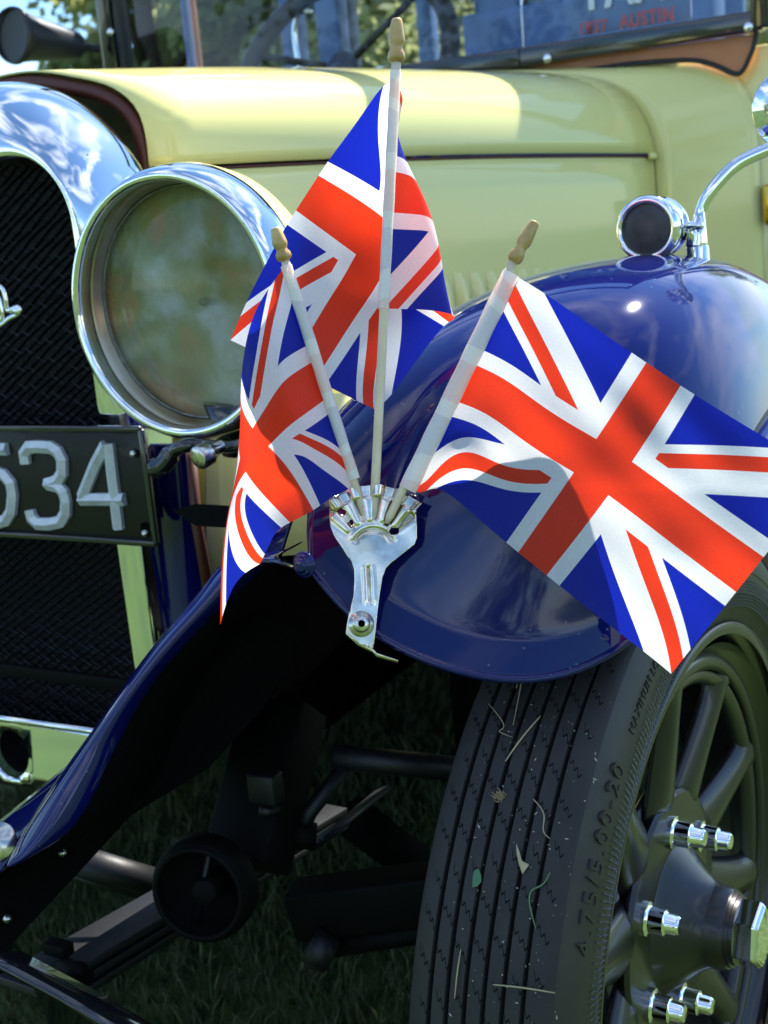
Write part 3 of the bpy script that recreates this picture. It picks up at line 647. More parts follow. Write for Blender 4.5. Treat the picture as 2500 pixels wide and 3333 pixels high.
# lower chassis/bonnet base, in primrose, seen between the lamps and the mudguard
MB().grid([[on(0, -.88, 668, y), on(0, -.80, 1100, y-20), on(0, -.74, 1500, y-60)] for y in (1300, 1500, 1700, 1950)]).build('bonnet_base', CREAM, car, solid=.003)
# ---- front mudguard
RW = [
 [(-.495, .745, .790), (-.452, .736, .745), (-.37, .752, .706), (-.29, .785, .704), (-.228, .86, .765)],
 [(-.502, .757, .812), (-.452, .752, .770), (-.37, .765, .731), (-.29, .797, .730), (-.224, .865, .785)],
 [(-.502, .757, .814), (-.452, .753, .772), (-.37, .766, .733), (-.29, .798, .732), (-.224, .866, .787)],
 [(-.508, .775, .838), (-.455, .776, .825), (-.37, .783, .815), (-.285, .810, .805), (-.219, .885, .815)],
 [(-.520, .815, .868), (-.462, .812, .905), (-.375, .815, .912), (-.262, .842, .903), (-.212, .915, .830)],
 [(-.535, .885, .890), (-.475, .885, .948), (-.375, .885, .970), (-.250, .915, .965), (-.208, .975, .845)],
 [(-.550, 1.0, .900), (-.485, 1.0, .966), (-.38, 1.0, .992), (-.250, 1.03, .985), (-.207, 1.07, .855)],
 [(-.555, 1.2, .890), (-.485, 1.2, .960), (-.38, 1.2, .988), (-.252, 1.2, .980), (-.206, 1.2, .860)],
 [(-.560, 1.45, .850), (-.49, 1.45, .925), (-.39, 1.45, .950), (-.30, 1.45, .940), (-.205, 1.45, .845)],
 [(-.560, 1.75, .740), (-.49, 1.75, .820), (-.39, 1.75, .850), (-.30, 1.75, .840), (-.205, 1.75, .745)],
 [(-.560, 2.1, .55), (-.49, 2.1, .60), (-.39, 2.1, .62), (-.30, 2.1, .61), (-.205, 2.1, .55)]]
G = surf(RW, 9, 8)
wing = MB().grid([[Vector(p) for p in r] for r in G]).build('mudguard', BLUE, car)
md = wing.modifiers.new('solid', 'SOLIDIFY'); md.thickness = .002; md.offset = 0
WG = G
outer = [Vector(r[-1]) for r in G]
MB().tube([p+Vector((.000, 0, 0)) for p in outer], .006, 12).build('rolled_edge', BLUE, wing)
# side skirt rolled under the outer edge
rws = []
for p in outer[8:]: rws.append([p+Vector((.002, 0, -.004)), p+Vector((.010, 0, -.018)), p+Vector((.008, 0, -.030)), p+Vector((.002, 0, -.036))])
MB().grid(rws).build('side_skirt', BLUE, wing, solid=.002)
MB().tube([Vector(p) for p in G[0]], .0032, 10).build('lip_bead', BLUE, wing)
MB().grid([[mir(p) for p in r] for r in G]).build('mudguard', BLUE, car, solid=.002)
MB().lathe([(-.06, .24), (-.06, .36), (.06, .36), (.06, .24)], (2*XC+.33, 1.0, .38), (1, 0, 0), 60).build('far_wheel', RUBBER, car)
for xx in (-.34, 2*XC+.34): MB().lathe([(-.06, .0001), (-.06, .36), (.06, .36), (.06, .0001)], (xx, 3.7, .38), (1, 0, 0), 60).build('rear_wheel', RUBBER, car)
# inner valance of the mudguard: from the wing's inner edge down to the dumb iron, its front flange rolled towards the front
inner = [Vector(r[0]) for r in G]
band_l = [(905, 1812), (800, 1835), (716, 1850), (640, 1945), (527, 2075), (420, 2215), (324, 2352), (230, 2480), (140, 2610), (60, 2740), (38, 2800)]
band_r = [(962, 1850), (905, 1815), (840, 1855), (716, 1967), (625, 2060), (542, 2150), (452, 2269), (385, 2390), (331, 2500), (226, 2690), (50, 2808)]
ds = [.985, 1.02, 1.045, 1.05, 1.05, 1.05, 1.05, 1.05, 1.045, 1.04, 1.04]
q1 = cspline(range(11), [D(*p, d)[:] for p, d in zip(band_l, ds)], np.linspace(0, 10, 50)); q2 = cspline(range(11), [D(*p, d-.012)[:] for p, d in zip(band_r, ds)], np.linspace(0, 10, 50))
rows = []
for a, b in zip(q1, q2):
    a, b = Vector(a), Vector(b); rows.append([a+Vector((-.002, .05, 0)), a+Vector((0, .012, 0)), a]+[a.lerp(b, t)+W_*(-.016*math.sin(t*math.pi)) for t in np.linspace(.15, .85, 6)]+[b, b+Vector((.0, .012, -.002))])
MB().grid(rows).build('valance_flange', BLUE, wing, solid=.002, sub=1)
rows = []
for k, b in enumerate(q2):
    b = Vector(b); rows.append([b+Vector((0, .004, 0)), b+Vector((.005, .05, -.01)), b+Vector((.0, .16, -.01)), b+Vector((0, .42, .0))])
rows = [[p for p in r] for r in rows]
MB().grid(rows).build('valance_wall', UNDER, wing, solid=.003)
# top closing piece between wing inner edge and bonnet
rows = [[p, p+Vector((-.02, .0, -.03)), p+Vector((-.05, .02, -.07)), p+Vector((-.10, .02, -.10))] for p in inner[26:]]
MB().grid(rows).build('inner_skirt', BLUE, wing, solid=.002)
# sunlit ledge and round washer low on the left
up_e = [(-140, 2775), (0, 2668), (110, 2580), (232, 2478), (330, 2352), (420, 2235)]; lo_e = [(-100, 2950), (0, 2830), (60, 2745), (205, 2590), (325, 2440), (425, 2262)]
MB().grid([[D(*a, 1.135).lerp(D(*b, 1.062), t)+Vector((0, 0, .006*math.sin(t*math.pi))) for t in np.linspace(0, 1, 7)] for a, b in zip(up_e, lo_e)]).build('valance_ledge', BLUE, wing, solid=.003)
MB().lathe([(-.004, .0001), (-.005, .004), (-.002, .008), (-.001, .0165), (.001, .0172), (.002, .0001)], D(-8, 2738, 1.066), W_+Vector((.1, 0, -.3)), 32).build('large_washer', CHROME_OLD, wing)
# fixings on the mudguard's nose
def bolt(c, n, r, m_, par, name='bolt', hexs=True, washer=1.45):
    n = Vector(n).normalized(); o = MB().lathe([(0, .0001), (0, r*washer), (r*.16, r*washer*.98), (r*.2, r), (r*.45, r*.93), (r*.68, r*.70), (r*.78, r*.44)], c, n, 40); b = o.build(name, m_, par)
    u = n.orthogonal().normalized(); w = n.cross(u); vs = []; hr = r*.40
    ring = lambda rad, h, k=6: [c+n*h+(u*math.cos(2*math.pi*i/k)+w*math.sin(2*math.pi*i/k))*rad for i in range(k)]
    a, d = ring(hr, r*.80), ring(hr, r*.30); m2 = MB(); m2.add(a+d, [(i, (i+1) % 6, 6+(i+1) % 6, 6+i) for i in range(6)]+[tuple(range(6, 12))])
    m2.build('hex_socket', UNDER, b if par.type == 'EMPTY' and par is not car else par, smooth=False)  # socket coloured black for the shade inside it
    o2 = ring(r*.46, r*.78, 24); i2 = ring(hr*.98, r*.81, 24); MB().add(o2+i2, [(i, (i+1) % 24, 24+(i+1) % 24, 24+i) for i in range(24)]).build('socket_rim', m_, b if par.type == 'EMPTY' and par is not car else par)
    return b
bolt(D(1962, 2082, .892), Vector((.25, -.9, -.1)), .0062, BLUE, wing, washer=1.0)
tab = [D(x, y, .895) for x, y in ((1905, 2050), (1925, 2020), (1965, 2012), (2040, 2040), (2060, 2085), (1990, 2125), (1935, 2130), (1908, 2100))]
put('lug_plate', tab, [tuple(range(8))], BLUE, wing, smooth=False, solid=.002, bevel=.0008)
cc = D(992, 1838, .905); pr = []
for k in range(3): pass
MB().lathe([(0, .010), (.001, .0102), (.002, .0092), (.0022, .0078), (.0034, .0080), (.0042, .0066), (.0044, .0050), (.0056, .0052), (.0062, .0034), (.0062, .0001)], cc, Vector((-.1, -1, .1)), 28).build('domed_nut', BLUE, wing)
# ---- side lamp on the mudguard
lc = Vector((-.343, 1.128, 1.0075)); la = Vector((.02, 1, -.02)).normalized(); LR = .0295
sidel = MB().lathe([(.004, .0285), (.010, .0300), (.014, .0290), (.016, .0275), (.034, .0272), (.036, .0285), (.042, .0280), (.050, .022), (.056, .012), (.058, .0001)], lc, la, 56).build('side_lamp', CHROME, car)
MB().lathe([(.004, .0225), (-.001, .0232), (-.003, .0255), (-.001, .0285), (.004, .0302), (.010, .0300)], lc, la, 56).build('rim', CHROME, sidel)
MB().lathe([(.003, .0235), (.0015, .018), (.0008, .009), (.0005, .0001)], lc, la, 40).build('lens', LAMPL, sidel)
MB().lathe([(0, .0001), (0, .0035), (.005, .0035), (.006, .0022), (.012, .0022), (.013, .004), (.017, .0035), (.018, .0001)], lc+Vector((.029, .028, .0)), (1, -.3, -.1), 14).build('clamp_screw', CHROME, sidel)
MB().tube([lc+Vector((.004, .024, -.024)), lc+Vector((.004, .026, -.040))], [.012, .018], 20).build('foot', BLACKP, sidel)
# ---- mirror on a curved chrome arm
ab = D(2272, 862, 1.145); q = [D(2268, 800, 1.145), D(2272, 740, 1.14), D(2282, 690, 1.14), D(2310, 630, 1.135), D(2370, 560, 1.13), D(2440, 512, 1.125), D(2540, 468, 1.12), D(2600, 430, 1.12)]
arm_pts = [Vector(p) for p in cspline(range(8), [p[:] for p in q], np.linspace(0, 7, 48))]
arm = MB().tube(arm_pts, [.0105-.0045*min(1, i/10) for i in range(48)], 20).build('mirror_arm', CHROME, car)
MB().lathe([(0, .0112), (.003, .0112), (.006, .0105), (.0145, .0105), (.017, .0098), (.024, .0075), (.03, .0062)], ab, (D(2270, 790, 1.145)-ab), 32).build('base', CHROME, arm)
mc = D(2585, 350, 1.11); mir_o = MB().lathe([(.02, .0001), (.018, .02), (.008, .034), (.0, .037), (-.002, .036), (-.002, .0001)], mc, Vector((-.2, 1, .05)), 40).build('round_mirror', CHROME, arm)
# ---- front wheel
WC = Vector((-.256, 1.007, .380)); th, cb = .053, -.008
wa = Vector((math.cos(th)*math.cos(cb), -math.sin(th)*math.cos(cb), -math.sin(cb))).normalized()
wu = Vector((math.sin(th), math.cos(th), 0)).normalized(); ww = wa.cross(wu)
wheel = MB().lathe([(a, b+.011) for a, b in [(-.012, .258), (-.010, .268), (-.014, .2705), (-.019, .266), (-.024, .256), (-.045, .250), (-.10, .250), (-.118, .256), (-.124, .266), (-.127, .266), (-.124, .25), (-.11, .243), (-.050, .243), (-.030, .236), (-.028, .228), (-.033, .222), (-.040, .224), (-.046, .236), (-.020, .249)]], WC, wa, 120, wu).build('front_wheel', WHEELP, car)
TO = -.070
# carcass profile with grooves: (offset from tread centre, radius)
prof = [(.050, .262), (.0565, .270), (.0600, .282), (.0635, .286), (.0640, .2865), (.0668, .300), (.0672, .3005), (.0668, .312), (.0655, .322), (.0662, .3228), (.0648, .330), (.0622, .3385), (.0618, .3395), (.0590, .346), (.0560, .352), (.0545, .3545), (.0555, .3555), (.0520, .3600)]
KR = .885
prof = [(a, .3665-(.3665-b)*KR) for a, b in prof]
tread = []
gx = [-.036, -.0215, -.0072, .0072, .0215, .036]
cur = .0500
def crown(x): return .3665-.0042*(abs(x)/.05)**2.2
for gcent in sorted(gx, reverse=True):
    tread += [(gcent+.0075, crown(gcent+.0075)), (gcent+.0020, crown(gcent)-.0001), (gcent+.0015, crown(gcent)-.0010), (gcent+.0013, crown(gcent)-.0062), (gcent-.0013, crown(gcent)-.0062), (gcent-.0015, crown(gcent)-.0010), (gcent-.0020, crown(gcent)-.0001)]
tyre_prof = prof+tread+[(-a, b) for a, b in prof[::-1]]
ty = MB().lathe([(TO+a, b) for a, b in tyre_prof], WC, wa, 260, wu).build('tyre', RUBBER, wheel, auto=35)
ty.data.materials.append(SIDEW)
for p in ty.data.polygons:
    c = p.center; rad = ((c-WC)-wa*(c-WC).dot(wa)).length
    if rad < .355: p.material_index = 1
# zigzag sipes between the grooves, black strips painting the shade of the cuts
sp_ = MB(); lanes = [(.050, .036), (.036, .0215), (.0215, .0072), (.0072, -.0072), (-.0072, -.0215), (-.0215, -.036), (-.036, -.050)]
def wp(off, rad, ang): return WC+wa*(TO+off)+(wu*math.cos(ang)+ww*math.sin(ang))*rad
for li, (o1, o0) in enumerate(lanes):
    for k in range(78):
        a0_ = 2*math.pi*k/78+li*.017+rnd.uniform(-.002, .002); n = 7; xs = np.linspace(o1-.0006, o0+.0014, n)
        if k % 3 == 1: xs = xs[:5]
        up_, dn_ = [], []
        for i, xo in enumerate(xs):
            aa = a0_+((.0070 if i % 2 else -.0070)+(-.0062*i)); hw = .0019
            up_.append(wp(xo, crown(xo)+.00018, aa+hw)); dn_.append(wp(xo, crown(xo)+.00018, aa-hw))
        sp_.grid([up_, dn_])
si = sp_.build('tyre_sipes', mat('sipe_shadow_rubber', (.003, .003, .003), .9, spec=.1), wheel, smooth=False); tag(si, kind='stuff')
# knurled band near the bead
kn = MB(); rr2 = random.Random(5)
KT = mat('knurl_rubber', (.05, .05, .046), .35, 0, spec=.8)
for k in range(420):
    ang = 2*math.pi*(k+.5*0)/420
    if 1.15 < (ang-2.1) % 6.283 < 1.9: continue
    for j in range(9):
        rad = .2955+j*.0030; o = (.0649 if rad < .297 else .0649+(rad-.297)*.22 if rad < .3065 else .0672)+.0003; c = wp(o, rad, ang+rr2.uniform(-.001, .001)); s = .00095*rr2.uniform(.7, 1.3); n = len(kn.v)
        kn.v += [c+ww*0+(wu*math.cos(ang)+ww*math.sin(ang))*s, c+(-wu*math.sin(ang)+ww*math.cos(ang))*s, c-(wu*math.cos(ang)+ww*math.sin(ang))*s, c-(-wu*math.sin(ang)+ww*math.cos(ang))*s, c+wa*s*1.1]
        kn.f += [(n, n+1, n+4), (n+1, n+2, n+4), (n+2, n+3, n+4), (n+3, n, n+4)]
ko = kn.build('knurled_band', KT, wheel, smooth=False); tag(ko, kind='stuff')
# moulded lettering on the sidewall, wrapped round the tyre
def wrap_text(s, size, a_start, rad0, o0, direction, name, tilt_o=0., lift=.0009, sc=1.0):
    vs, fs = text_mesh(s, size, lift/2, .0, sc); out = []
    for v in vs:
        ang = a_start+direction*v.x/rad0; rad = rad0+v.y; o = o0-(v.y)*tilt_o
        out.append(wp(o+v.z*1.0+.0004, rad, ang))
    return put(name, out, fs, SIDEW, wheel, smooth=False)
def ang_of(px, py, off):
    # angle on the wheel of a sight line met with the wheel-side plane
    r = ray(px, py); pl_ = WC+wa*(TO+off); t = (pl_-EYE).dot(wa)/r.dot(wa); p = EYE+r*t-WC
    return math.atan2(p.dot(ww), p.dot(wu)), (p-wa*p.dot(wa)).length
a_t, r_t = ang_of(1905, 3110, .063); a_m, r_m = ang_of(2062, 2420, .063)
a_e, _ = ang_of(2010, 2495, .063)
print('tyre text', a_t, r_t, a_m, r_m, a_e)
dirn = 1 if (a_e-a_t) % (2*math.pi) < math.pi else -1
span = abs(((a_e-a_t+math.pi) % (2*math.pi))-math.pi)
vs_, _f = text_mesh('4.75/5.00-20', .022, 0, 0, 1.0); wtxt = max(v.x for v in vs_)
wrap_text('4.75/5.00-20', .022, a_t, .3290, .0652, dirn, 'size_lettering', .17, .0024, 1.0+(span*.3275/wtxt-1)*1.0 if span*.3275 > wtxt else 1.0)
wrap_text('MAXIMUM LOAD', .0105, a_m, .3300, .0650, dirn, 'load_lettering', .17, .0020, 1.1)
# wheel disc with pressed spokes
mb = MB(); NS = 6
spo = MB()
for k in range(NS*2):
    pass
def wpt(o, r, a): return WC+wa*o+(wu*math.cos(a)+ww*math.sin(a))*r
def spoke_mesh(a):
    rows = []
    for t in np.linspace(0, 1, 11):
        r = .108+(.242-.108)*t; hw = .036-.016*math.sin(min(1, t*1.15)*math.pi/2)+.020*max(0, (t-.75)/.25)**2; ro = []
        for s in np.linspace(-1, 1, 9):
            d = -.064+.016*t; o = d+.013*(1-abs(s)**2.2)
            ro.append(wpt(o, r, a+s*hw/r))
        rows.append(ro)
    return rows
for k in range(10):
    MB().grid(spoke_mesh(math.radians(18+36*k))).build('spoke', WHEELP, wheel, solid=.004)
MB().lathe([(-.060, .232), (-.050, .236), (-.038, .234), (-.034, .228), (-.040, .220), (-.052, .218), (-.060, .222)], WC, wa, 100, wu).build('inner_rim_ring', WHEELP, wheel)
# brake drum behind
MB().lathe([(-.075, .0001), (-.075, .120), (-.070, .128), (-.062, .130), (-.062, .10), (-.06, .0001)], WC, wa, 60, wu).build('brake_drum', mat('drum_black', (.02, .022, .024), .3, 0, coat=.5), wheel)
hub = MB().lathe([(-.058, .114), (-.056, .118), (-.052, .119), (-.048, .116), (-.0465, .107), (-.0465, .070), (-.045, .0680), (-.040, .0640), (-.030, .0540), (-.020, .0450), (-.014, .0405), (-.008, .0380), (.003, .0370), (.005, .0358), (.0075, .0352), (.0075, .0335), (.0110, .0330), (.0110, .0310), (.0145, .0305), (.0145, .018)], WC, wa, 80, wu).build('hub', WHEELP, wheel, auto=30)
cap = MB(); ring = lambda r, o, k=6, p=0: [wpt(o, r, 2*math.pi*i/k+p) for i in range(k)]
a, b, c2, d2 = ring(.0310, .0125, 6, .3), ring(.0310, .0320, 6, .3), ring(.0272, .0360, 6, .3), ring(.012, .0372, 6, .3)
vs = a+b+c2+d2; fs = []
for j in range(3): fs += [(j*6+i, j*6+(i+1) % 6, (j+1)*6+(i+1) % 6, (j+1)*6+i) for i in range(6)]
fs.append(tuple(range(18, 24))); cap.add(vs, fs); cap.build('hub_nut', CHROME, wheel, smooth=False, bevel=.0014)
for k in range(6):
    a = math.radians(60*k+31); c = wpt(-.0465, .088, a); u = (wu*math.cos(a)+ww*math.sin(a)); pr_ = [(0, .0155), (.0035, .0155), (.0045, .0130), (.0055, .0120), (.0185, .0117), (.0195, .0100), (.0205, .0092), (.0290, .0089), (.0315, .0070), (.032, .0001)]
    MB().lathe(pr_, c, wa, 12, u).build('wheel_nut', CHROME, wheel, auto=40)
# ---- chassis and running gear in the dark below
def rod(name, pts, r, m_=BLACKM, n=12, par=None): return MB().tube(pts, r, n).build(name, m_, par or car)
sg = MB(); 
sp0, sp1 = D(60, 3215, 1.06), D(560, 3010, 1.22)
for k in range(3):
    a = sp0.lerp(sp1, k*.10)+Vector((0, 0, -.009*k)); b = sp1+Vector((0, .3, -.02-.009*k)); sg.bar(a, b, .052, .008)
sg.build('leaf_spring', STEELD, car, bevel=.001)
shk = MB(); 
for (x, y) in ((190, 3085), (255, 3165)):
    c = D(x, y, 1.09); shk.box(c, (.026, .014, .012))
shk.build('spring_clip', BLACKM, car, bevel=.002)
rod('clip_bolt', [D(205, 3150, 1.08), D(262, 3165, 1.055)], .009, BLACKM, 6)
q = [D(-60, 3125, 1.0), D(30, 3175, 1.0), D(180, 3255, .99), D(420, 3400, .97)]
rows = [[p, p+Vector((0.0, .008, 0)), p+Vector((.01, .03, -.012)), p+Vector((.01, .05, -.10))] for p in q]
MB().grid(rows).build('dumb_iron', BLACKP, car, solid=.004)
rod('front_tube', [D(215, 2790, 1.30), D(560, 2895, 1.34)], .017, STEELD, 16)
rod('front_tube', [D(240, 2845, 1.30), D(520, 2930, 1.34)], .006, STEELD, 10)
dc = D(668, 2888, 1.12); dn = Vector((.25, -1, .15)).normalized()
pul = MB().lathe([(-.020, .0001), (-.020, .040), (.012, .042), (.016, .0435), (.014, .046), (.008, .0485), (-.008, .049), (-.012, .045), (-.021, .040), (-.021, .0001)], dc, dn, 48).build('round_horn', BLACKM, car)
MB().lathe([(.017, .0390), (.0195, .041), (.018, .0435), (.015, .045)], dc, dn, 48).build('horn_ring', BLACKM, pul)
MB().lathe([(-.020, .013), (.010, .013), (.013, .010), (.013, .0001)], dc+Vector((.004, 0, 0)), dn, 20).build('centre_cap', BLACKM, pul)
up = dn.cross(Vector((1, 0, 0))).normalized()
MB().bar(dc+dn*.002+Vector((.012, 0, .038)), dc+dn*.002+Vector((-.014, 0, -.038)), .006, .004).build('horn_bar', STEELD, pul)
chs = MB(); chs.bar(D(930, 2300, 1.25), D(800, 2820, 1.18), .075, .05, Vector((0, 1, 0))); chs.build('chassis_horn', BLACKM, car, bevel=.004)
MB().box(D(865, 2560, 1.15), (.03, .02, .03)).build('shackle_block', STEELD, car, bevel=.003)
rod('shackle_pin', [D(850, 2640, 1.15), D(905, 2640, 1.16)], .005, STEELD)
rod('track_rod', [D(1080, 2462, 1.2), D(1600, 2515, 1.22)], .0125, STEELD, 14)
rod('steering_arm', [D(980, 2700, 1.2), D(1010, 2640, 1.2), D(1120, 2500, 1.2)], .008, STEELD)
rod('ball_joint', [D(960, 2715, 1.2), D(1030, 2720, 1.2)], [.016, .012], BLACKM, 16)
ax_ = MB(); ax_.bar(D(960, 2960, 1.2), D(1560, 2890, 1.14), .04, .05); ax_.build('front_axle', BLACKM, car, bevel=.004)
rod('axle_flange', [D(960, 2935, 1.18), D(1200, 2972, 1.17), D(1560, 2925, 1.12)], .005, STEELD, 8)
rod('drag_link', [D(1000, 3090, 1.2), D(1560, 3000, 1.14)], .012, BLACKM)
rod('king_pin', [D(1010, 3070, 1.17), D(1080, 3110, 1.17)], .018, STEELD, 16)
for i in range(4): rod('brake_cable', [D(1010+i*14, 2760-i*8, 1.3), D(1230+i*10, 2580-i*4, 1.5)], .004, STEELD, 8)
rod('silencer', [D(1150, 2660, 1.7), D(1400, 2850, 1.8)], .03, UNDER, 16)
MB().box((-.66, 1.95, .44), (.02, 1.3, .42)).build('shade_plate', UNDER, car)  # added plates, unseen, keeping sun off the grass under the car
MB().box((2*XC+.62, 1.95, .44), (.02, 1.6, .42)).build('shade_plate', UNDER, car)
MB().box((-.36, 2.75, .40), (.30, 1.6, .03)).build('running_board', UNDER, car, bevel=.006)
MB().box((XC, 3.2, .36), (1.5, 1.6, .30)).build('rear_frame', UNDER, car)
MB().box((XC, 1.75, .52), (.62, .9, .34)).build('engine_sump', UNDER, car, bevel=.03)
for p in ((205, 2775), (25, 2990)):
    MB().lathe([(-.004, .0001), (-.003, .0035), (.002, .0042)], D(*p, 1.10), W_, 8).build('hex_bolt', CHROME_OLD, car)
pw = [D(x, y, 1.11) for x, y in ((60, 2800), (331, 2500), (560, 2150), (760, 1980), (1000, 2050), (860, 2300), (678, 2500), (430, 2650), (250, 2847), (45, 3065), (20, 3170), (-60, 3140), (-60, 2880))]
put('front_apron_side', pw, [tuple(range(len(pw)))], UNDER, car, smooth=False, solid=.004)
# ================================================================== FLAG HOLDER
holder = empty('flag_holder', D(1176, 2031, .893)); tag(holder, 'shiny pressed steel fan-shaped holder for flag sticks bolted to the blue mudguard lip', 'flag holder')
FCX, FCY = 1215., 1800.
outl = [(1126, 2056), (1144, 1970), (1151, 1941), (1154, 1880), (1153, 1853), (1144, 1826), (1115, 1785), (1088, 1744), (1075, 1712), (1073, 1675), (1075, 1638)]
for t in np.linspace(-math.radians(39.5), math.radians(45), 44):
    r = 222+2.5*math.cos((t+math.radians(17))*2*math.pi/math.radians(21)); outl.append((FCX+r*math.sin(t), FCY-r*math.cos(t)))
outl += [(1354, 1660), (1357, 1712), (1357, 1750), (1349, 1773), (1310, 1803), (1270, 1835), (1256, 1850), (1245, 1878), (1240, 1910), (1235, 1941), (1230, 1980), (1226, 2015), (1213, 2114), (1165, 2092)]
def circ(x, y, rx, ry, k=14, rot=0): return [(x+rx*math.cos(t)*math.cos(rot)-ry*math.sin(t)*math.sin(rot), y+rx*math.cos(t)*math.sin(rot)+ry*math.sin(t)*math.cos(rot)) for t in np.linspace(0, 2*math.pi, k, endpoint=False)]
holes = [circ(1112, 1665, 18, 12, 14, .2), circ(1284, 1729, 17, 12), circ(1146, 1702, 8, 12)]
TH0, PER = math.radians(-17), math.radians(21)
def hgt(x, y):
    dx, dy = x-FCX, FCY-y; r = math.hypot(dx, dy); t = math.atan2(dx, dy); h = 0.
    sm = lambda a, b, v: (lambda q: q*q*(3-2*q))(min(1, max(0, (v-a)/(b-a))))
    if abs(t) < math.radians(62):
        ph = math.cos((t-TH0)*2*math.pi/PER); flute = max(-.35, ph)
        band = sm(182, 188, r); mid = sm(98, 112, r)*(1-sm(178, 184, r)); e = 1-sm(math.radians(44), math.radians(58), abs(t))
        h += (band*.0034*flute - mid*.0030*max(0, ph)+ mid*.0012*max(0, -ph))*e
    rg = math.hypot(x-1216, y-1790); tg = math.atan2(x-1216, 1790-y)
    h += .0024*math.exp(-((rg-66)/8)**2)*(1-sm(1.05, 1.25, abs(tg)))*-1
    h += .0008*math.exp(-((rg-80)/5)**2)*(1-sm(1.05, 1.25, abs(tg)))
    cxl = 1199+(y-1850)*.05; v = sm(1838, 1852, y)*(1-sm(1950, 1972, y)); h += v*(-.0022*math.exp(-((x-cxl)/7.5)**2)+.0008*math.exp(-((abs(x-cxl)-14)/5)**2))
    h += .0005*math.sin(x*.03+1)*math.sin(y*.021)
    return h
def hd(y): return .893+(2110-y)/535*.010
V, Fc = plate_cdt(outl, holes, 4.2)
fan = put('fan_plate', [D(x, y, hd(y)-hgt(x, y)) for x, y in V], Fc, ZINC, holder, solid=.0011)
fl = [D(1126, 2056, .893), D(1165, 2092, .893), D(1213, 2114, .893), D(1226, 2128, .893), D(1295, 2150, .893)]
rows = [[p, p-U_*.0028+W_*.002, p-U_*.0035+W_*.010, p-U_*.003+W_*.022] for p in fl]; MB().grid(rows).build('folded_flange', ZINC, holder, solid=.001)
bolt(D(1176, 2031, .8918), (D(1176, 2031, .88)-D(1170, 2040, .91)), .0066, CHROME_OLD, holder)
# ================================================================== FLAGS
def stick_flag(label, base, tipb, tipt, d0, d1, sl0, sl1, rad, knots, fm, sleeve):
    """base: foot of the stick; tipb/tipt: foot and point of the finial; sl0/sl1: sleeve ends (pixels on the stick line)"""
    root = empty('hand_flag', D(*base, d0)); tag(root, label, 'flag', 'small flags in the mudguard holder')
    lean = lambda y: -.075*(1600-y)/1500
    def dep(y): return d0+(d1-d0)*(base[1]-y)/(base[1]-tipt[1])+lean(y)
    P = lambda p, k=0: D(p[0], p[1], dep(p[1])+k)
    a, b, t = P(base), P(tipb), P(tipt); ax = (b-a).normalized()
    st = MB(); st.tube([a-ax*.002, a+ax*.004, a.lerp(b, .5), b], [rad*.55, rad, rad, rad], 18); st.build('stick', PIN, root)
    L_ = (t-b).length; s = L_/.035
    MB().lathe([(-.001, rad*.9), (0, rad*1.55), (.0030*s, rad*1.85), (.0070*s, rad*1.78), (.0105*s, rad*1.30), (.0120*s, rad*1.28), (.0150*s, rad*1.62), (.0175*s, rad*1.75), (.020*s, rad*1.70), (.028*s, rad*1.42), (.0335*s, rad*1.15), (.0348*s, rad*1.05), (.0352*s, rad*.85), (.0353*s, .0001)], b, (t-b), 32).build('finial', FIN, root)
    s0, s1 = P(sl0), P(sl1); mbs = MB(); pts = [s0.lerp(s1, k/14) for k in range(15)]
    side = W_.cross(ax).normalized()*(1 if R_.dot(W_.cross(ax)) > 0 else -1); sw, sh = sleeve; suv = []; rws = []
    for k in range(25):
        p = s0.lerp(s1, k/24)+side*sh; tt = [2*math.pi*i/20 for i in range(21)]; wob = 1+.03*math.sin(k*1.3)
        rws.append([p+side*(math.cos(q)*sw*wob)+W_*(math.sin(q)*rad*1.5) for q in tt]); suv += [(.02+.03*abs(math.cos(q/2)), k/24) for q in tt]
    mbs.grid(rws); put('sleeve', mbs.v, mbs.f, FLAGSF if fm is FLAGF else FLAGS, root, uvs=suv)
    us = knots['u']; vs_ = knots['v']; grid = []
    NU, NV = 84, 56; uq = np.linspace(0, 1, NU+1); vq = np.linspace(0, 1, NV+1)
    rows3 = []
    for row in knots['rows']:
        rows3.append(cspline(us, [[x, y, (dep(y) if False else row_d)+0] for (x, y, row_d) in row], uq))
    rows3 = np.array(rows3)   # (nv, NU+1, 3)
    G2 = np.array([cspline(vs_, rows3[:, j], vq) for j in range(NU+1)])  # (NU+1, NV+1, 3)
    verts, uvs = [], []
    for j in range(NV+1):
        for i in range(NU+1):
            x, y, d = G2[i, j]; u_, v_ = uq[i], vq[j]
            if 'bump' in knots: x, y, d = knots['bump'](u_, v_, x, y, d)
            d += .0009*math.sin(u_*19+4*v_+2*math.sin(v_*8))*min(1, u_*5)+.0006*math.sin(v_*27+u_*9)*min(1, u_*5)
            verts.append(D(x, y, d+lean(y)*(1 if y < 1600 else .5))); uvs.append((u_, v_))
    faces = [(j*(NU+1)+i, j*(NU+1)+i+1, (j+1)*(NU+1)+i+1, (j+1)*(NU+1)+i) for j in range(NV) for i in range(NU)]
    put('cloth', verts, faces, fm, root, uvs=uvs)
    return root
U9 = [0, .123, .25, .386, .5, .614, .75, .877, 1]
def row(pts, ds): return [(x, y, d) for (x, y), d in zip(pts, ds)]
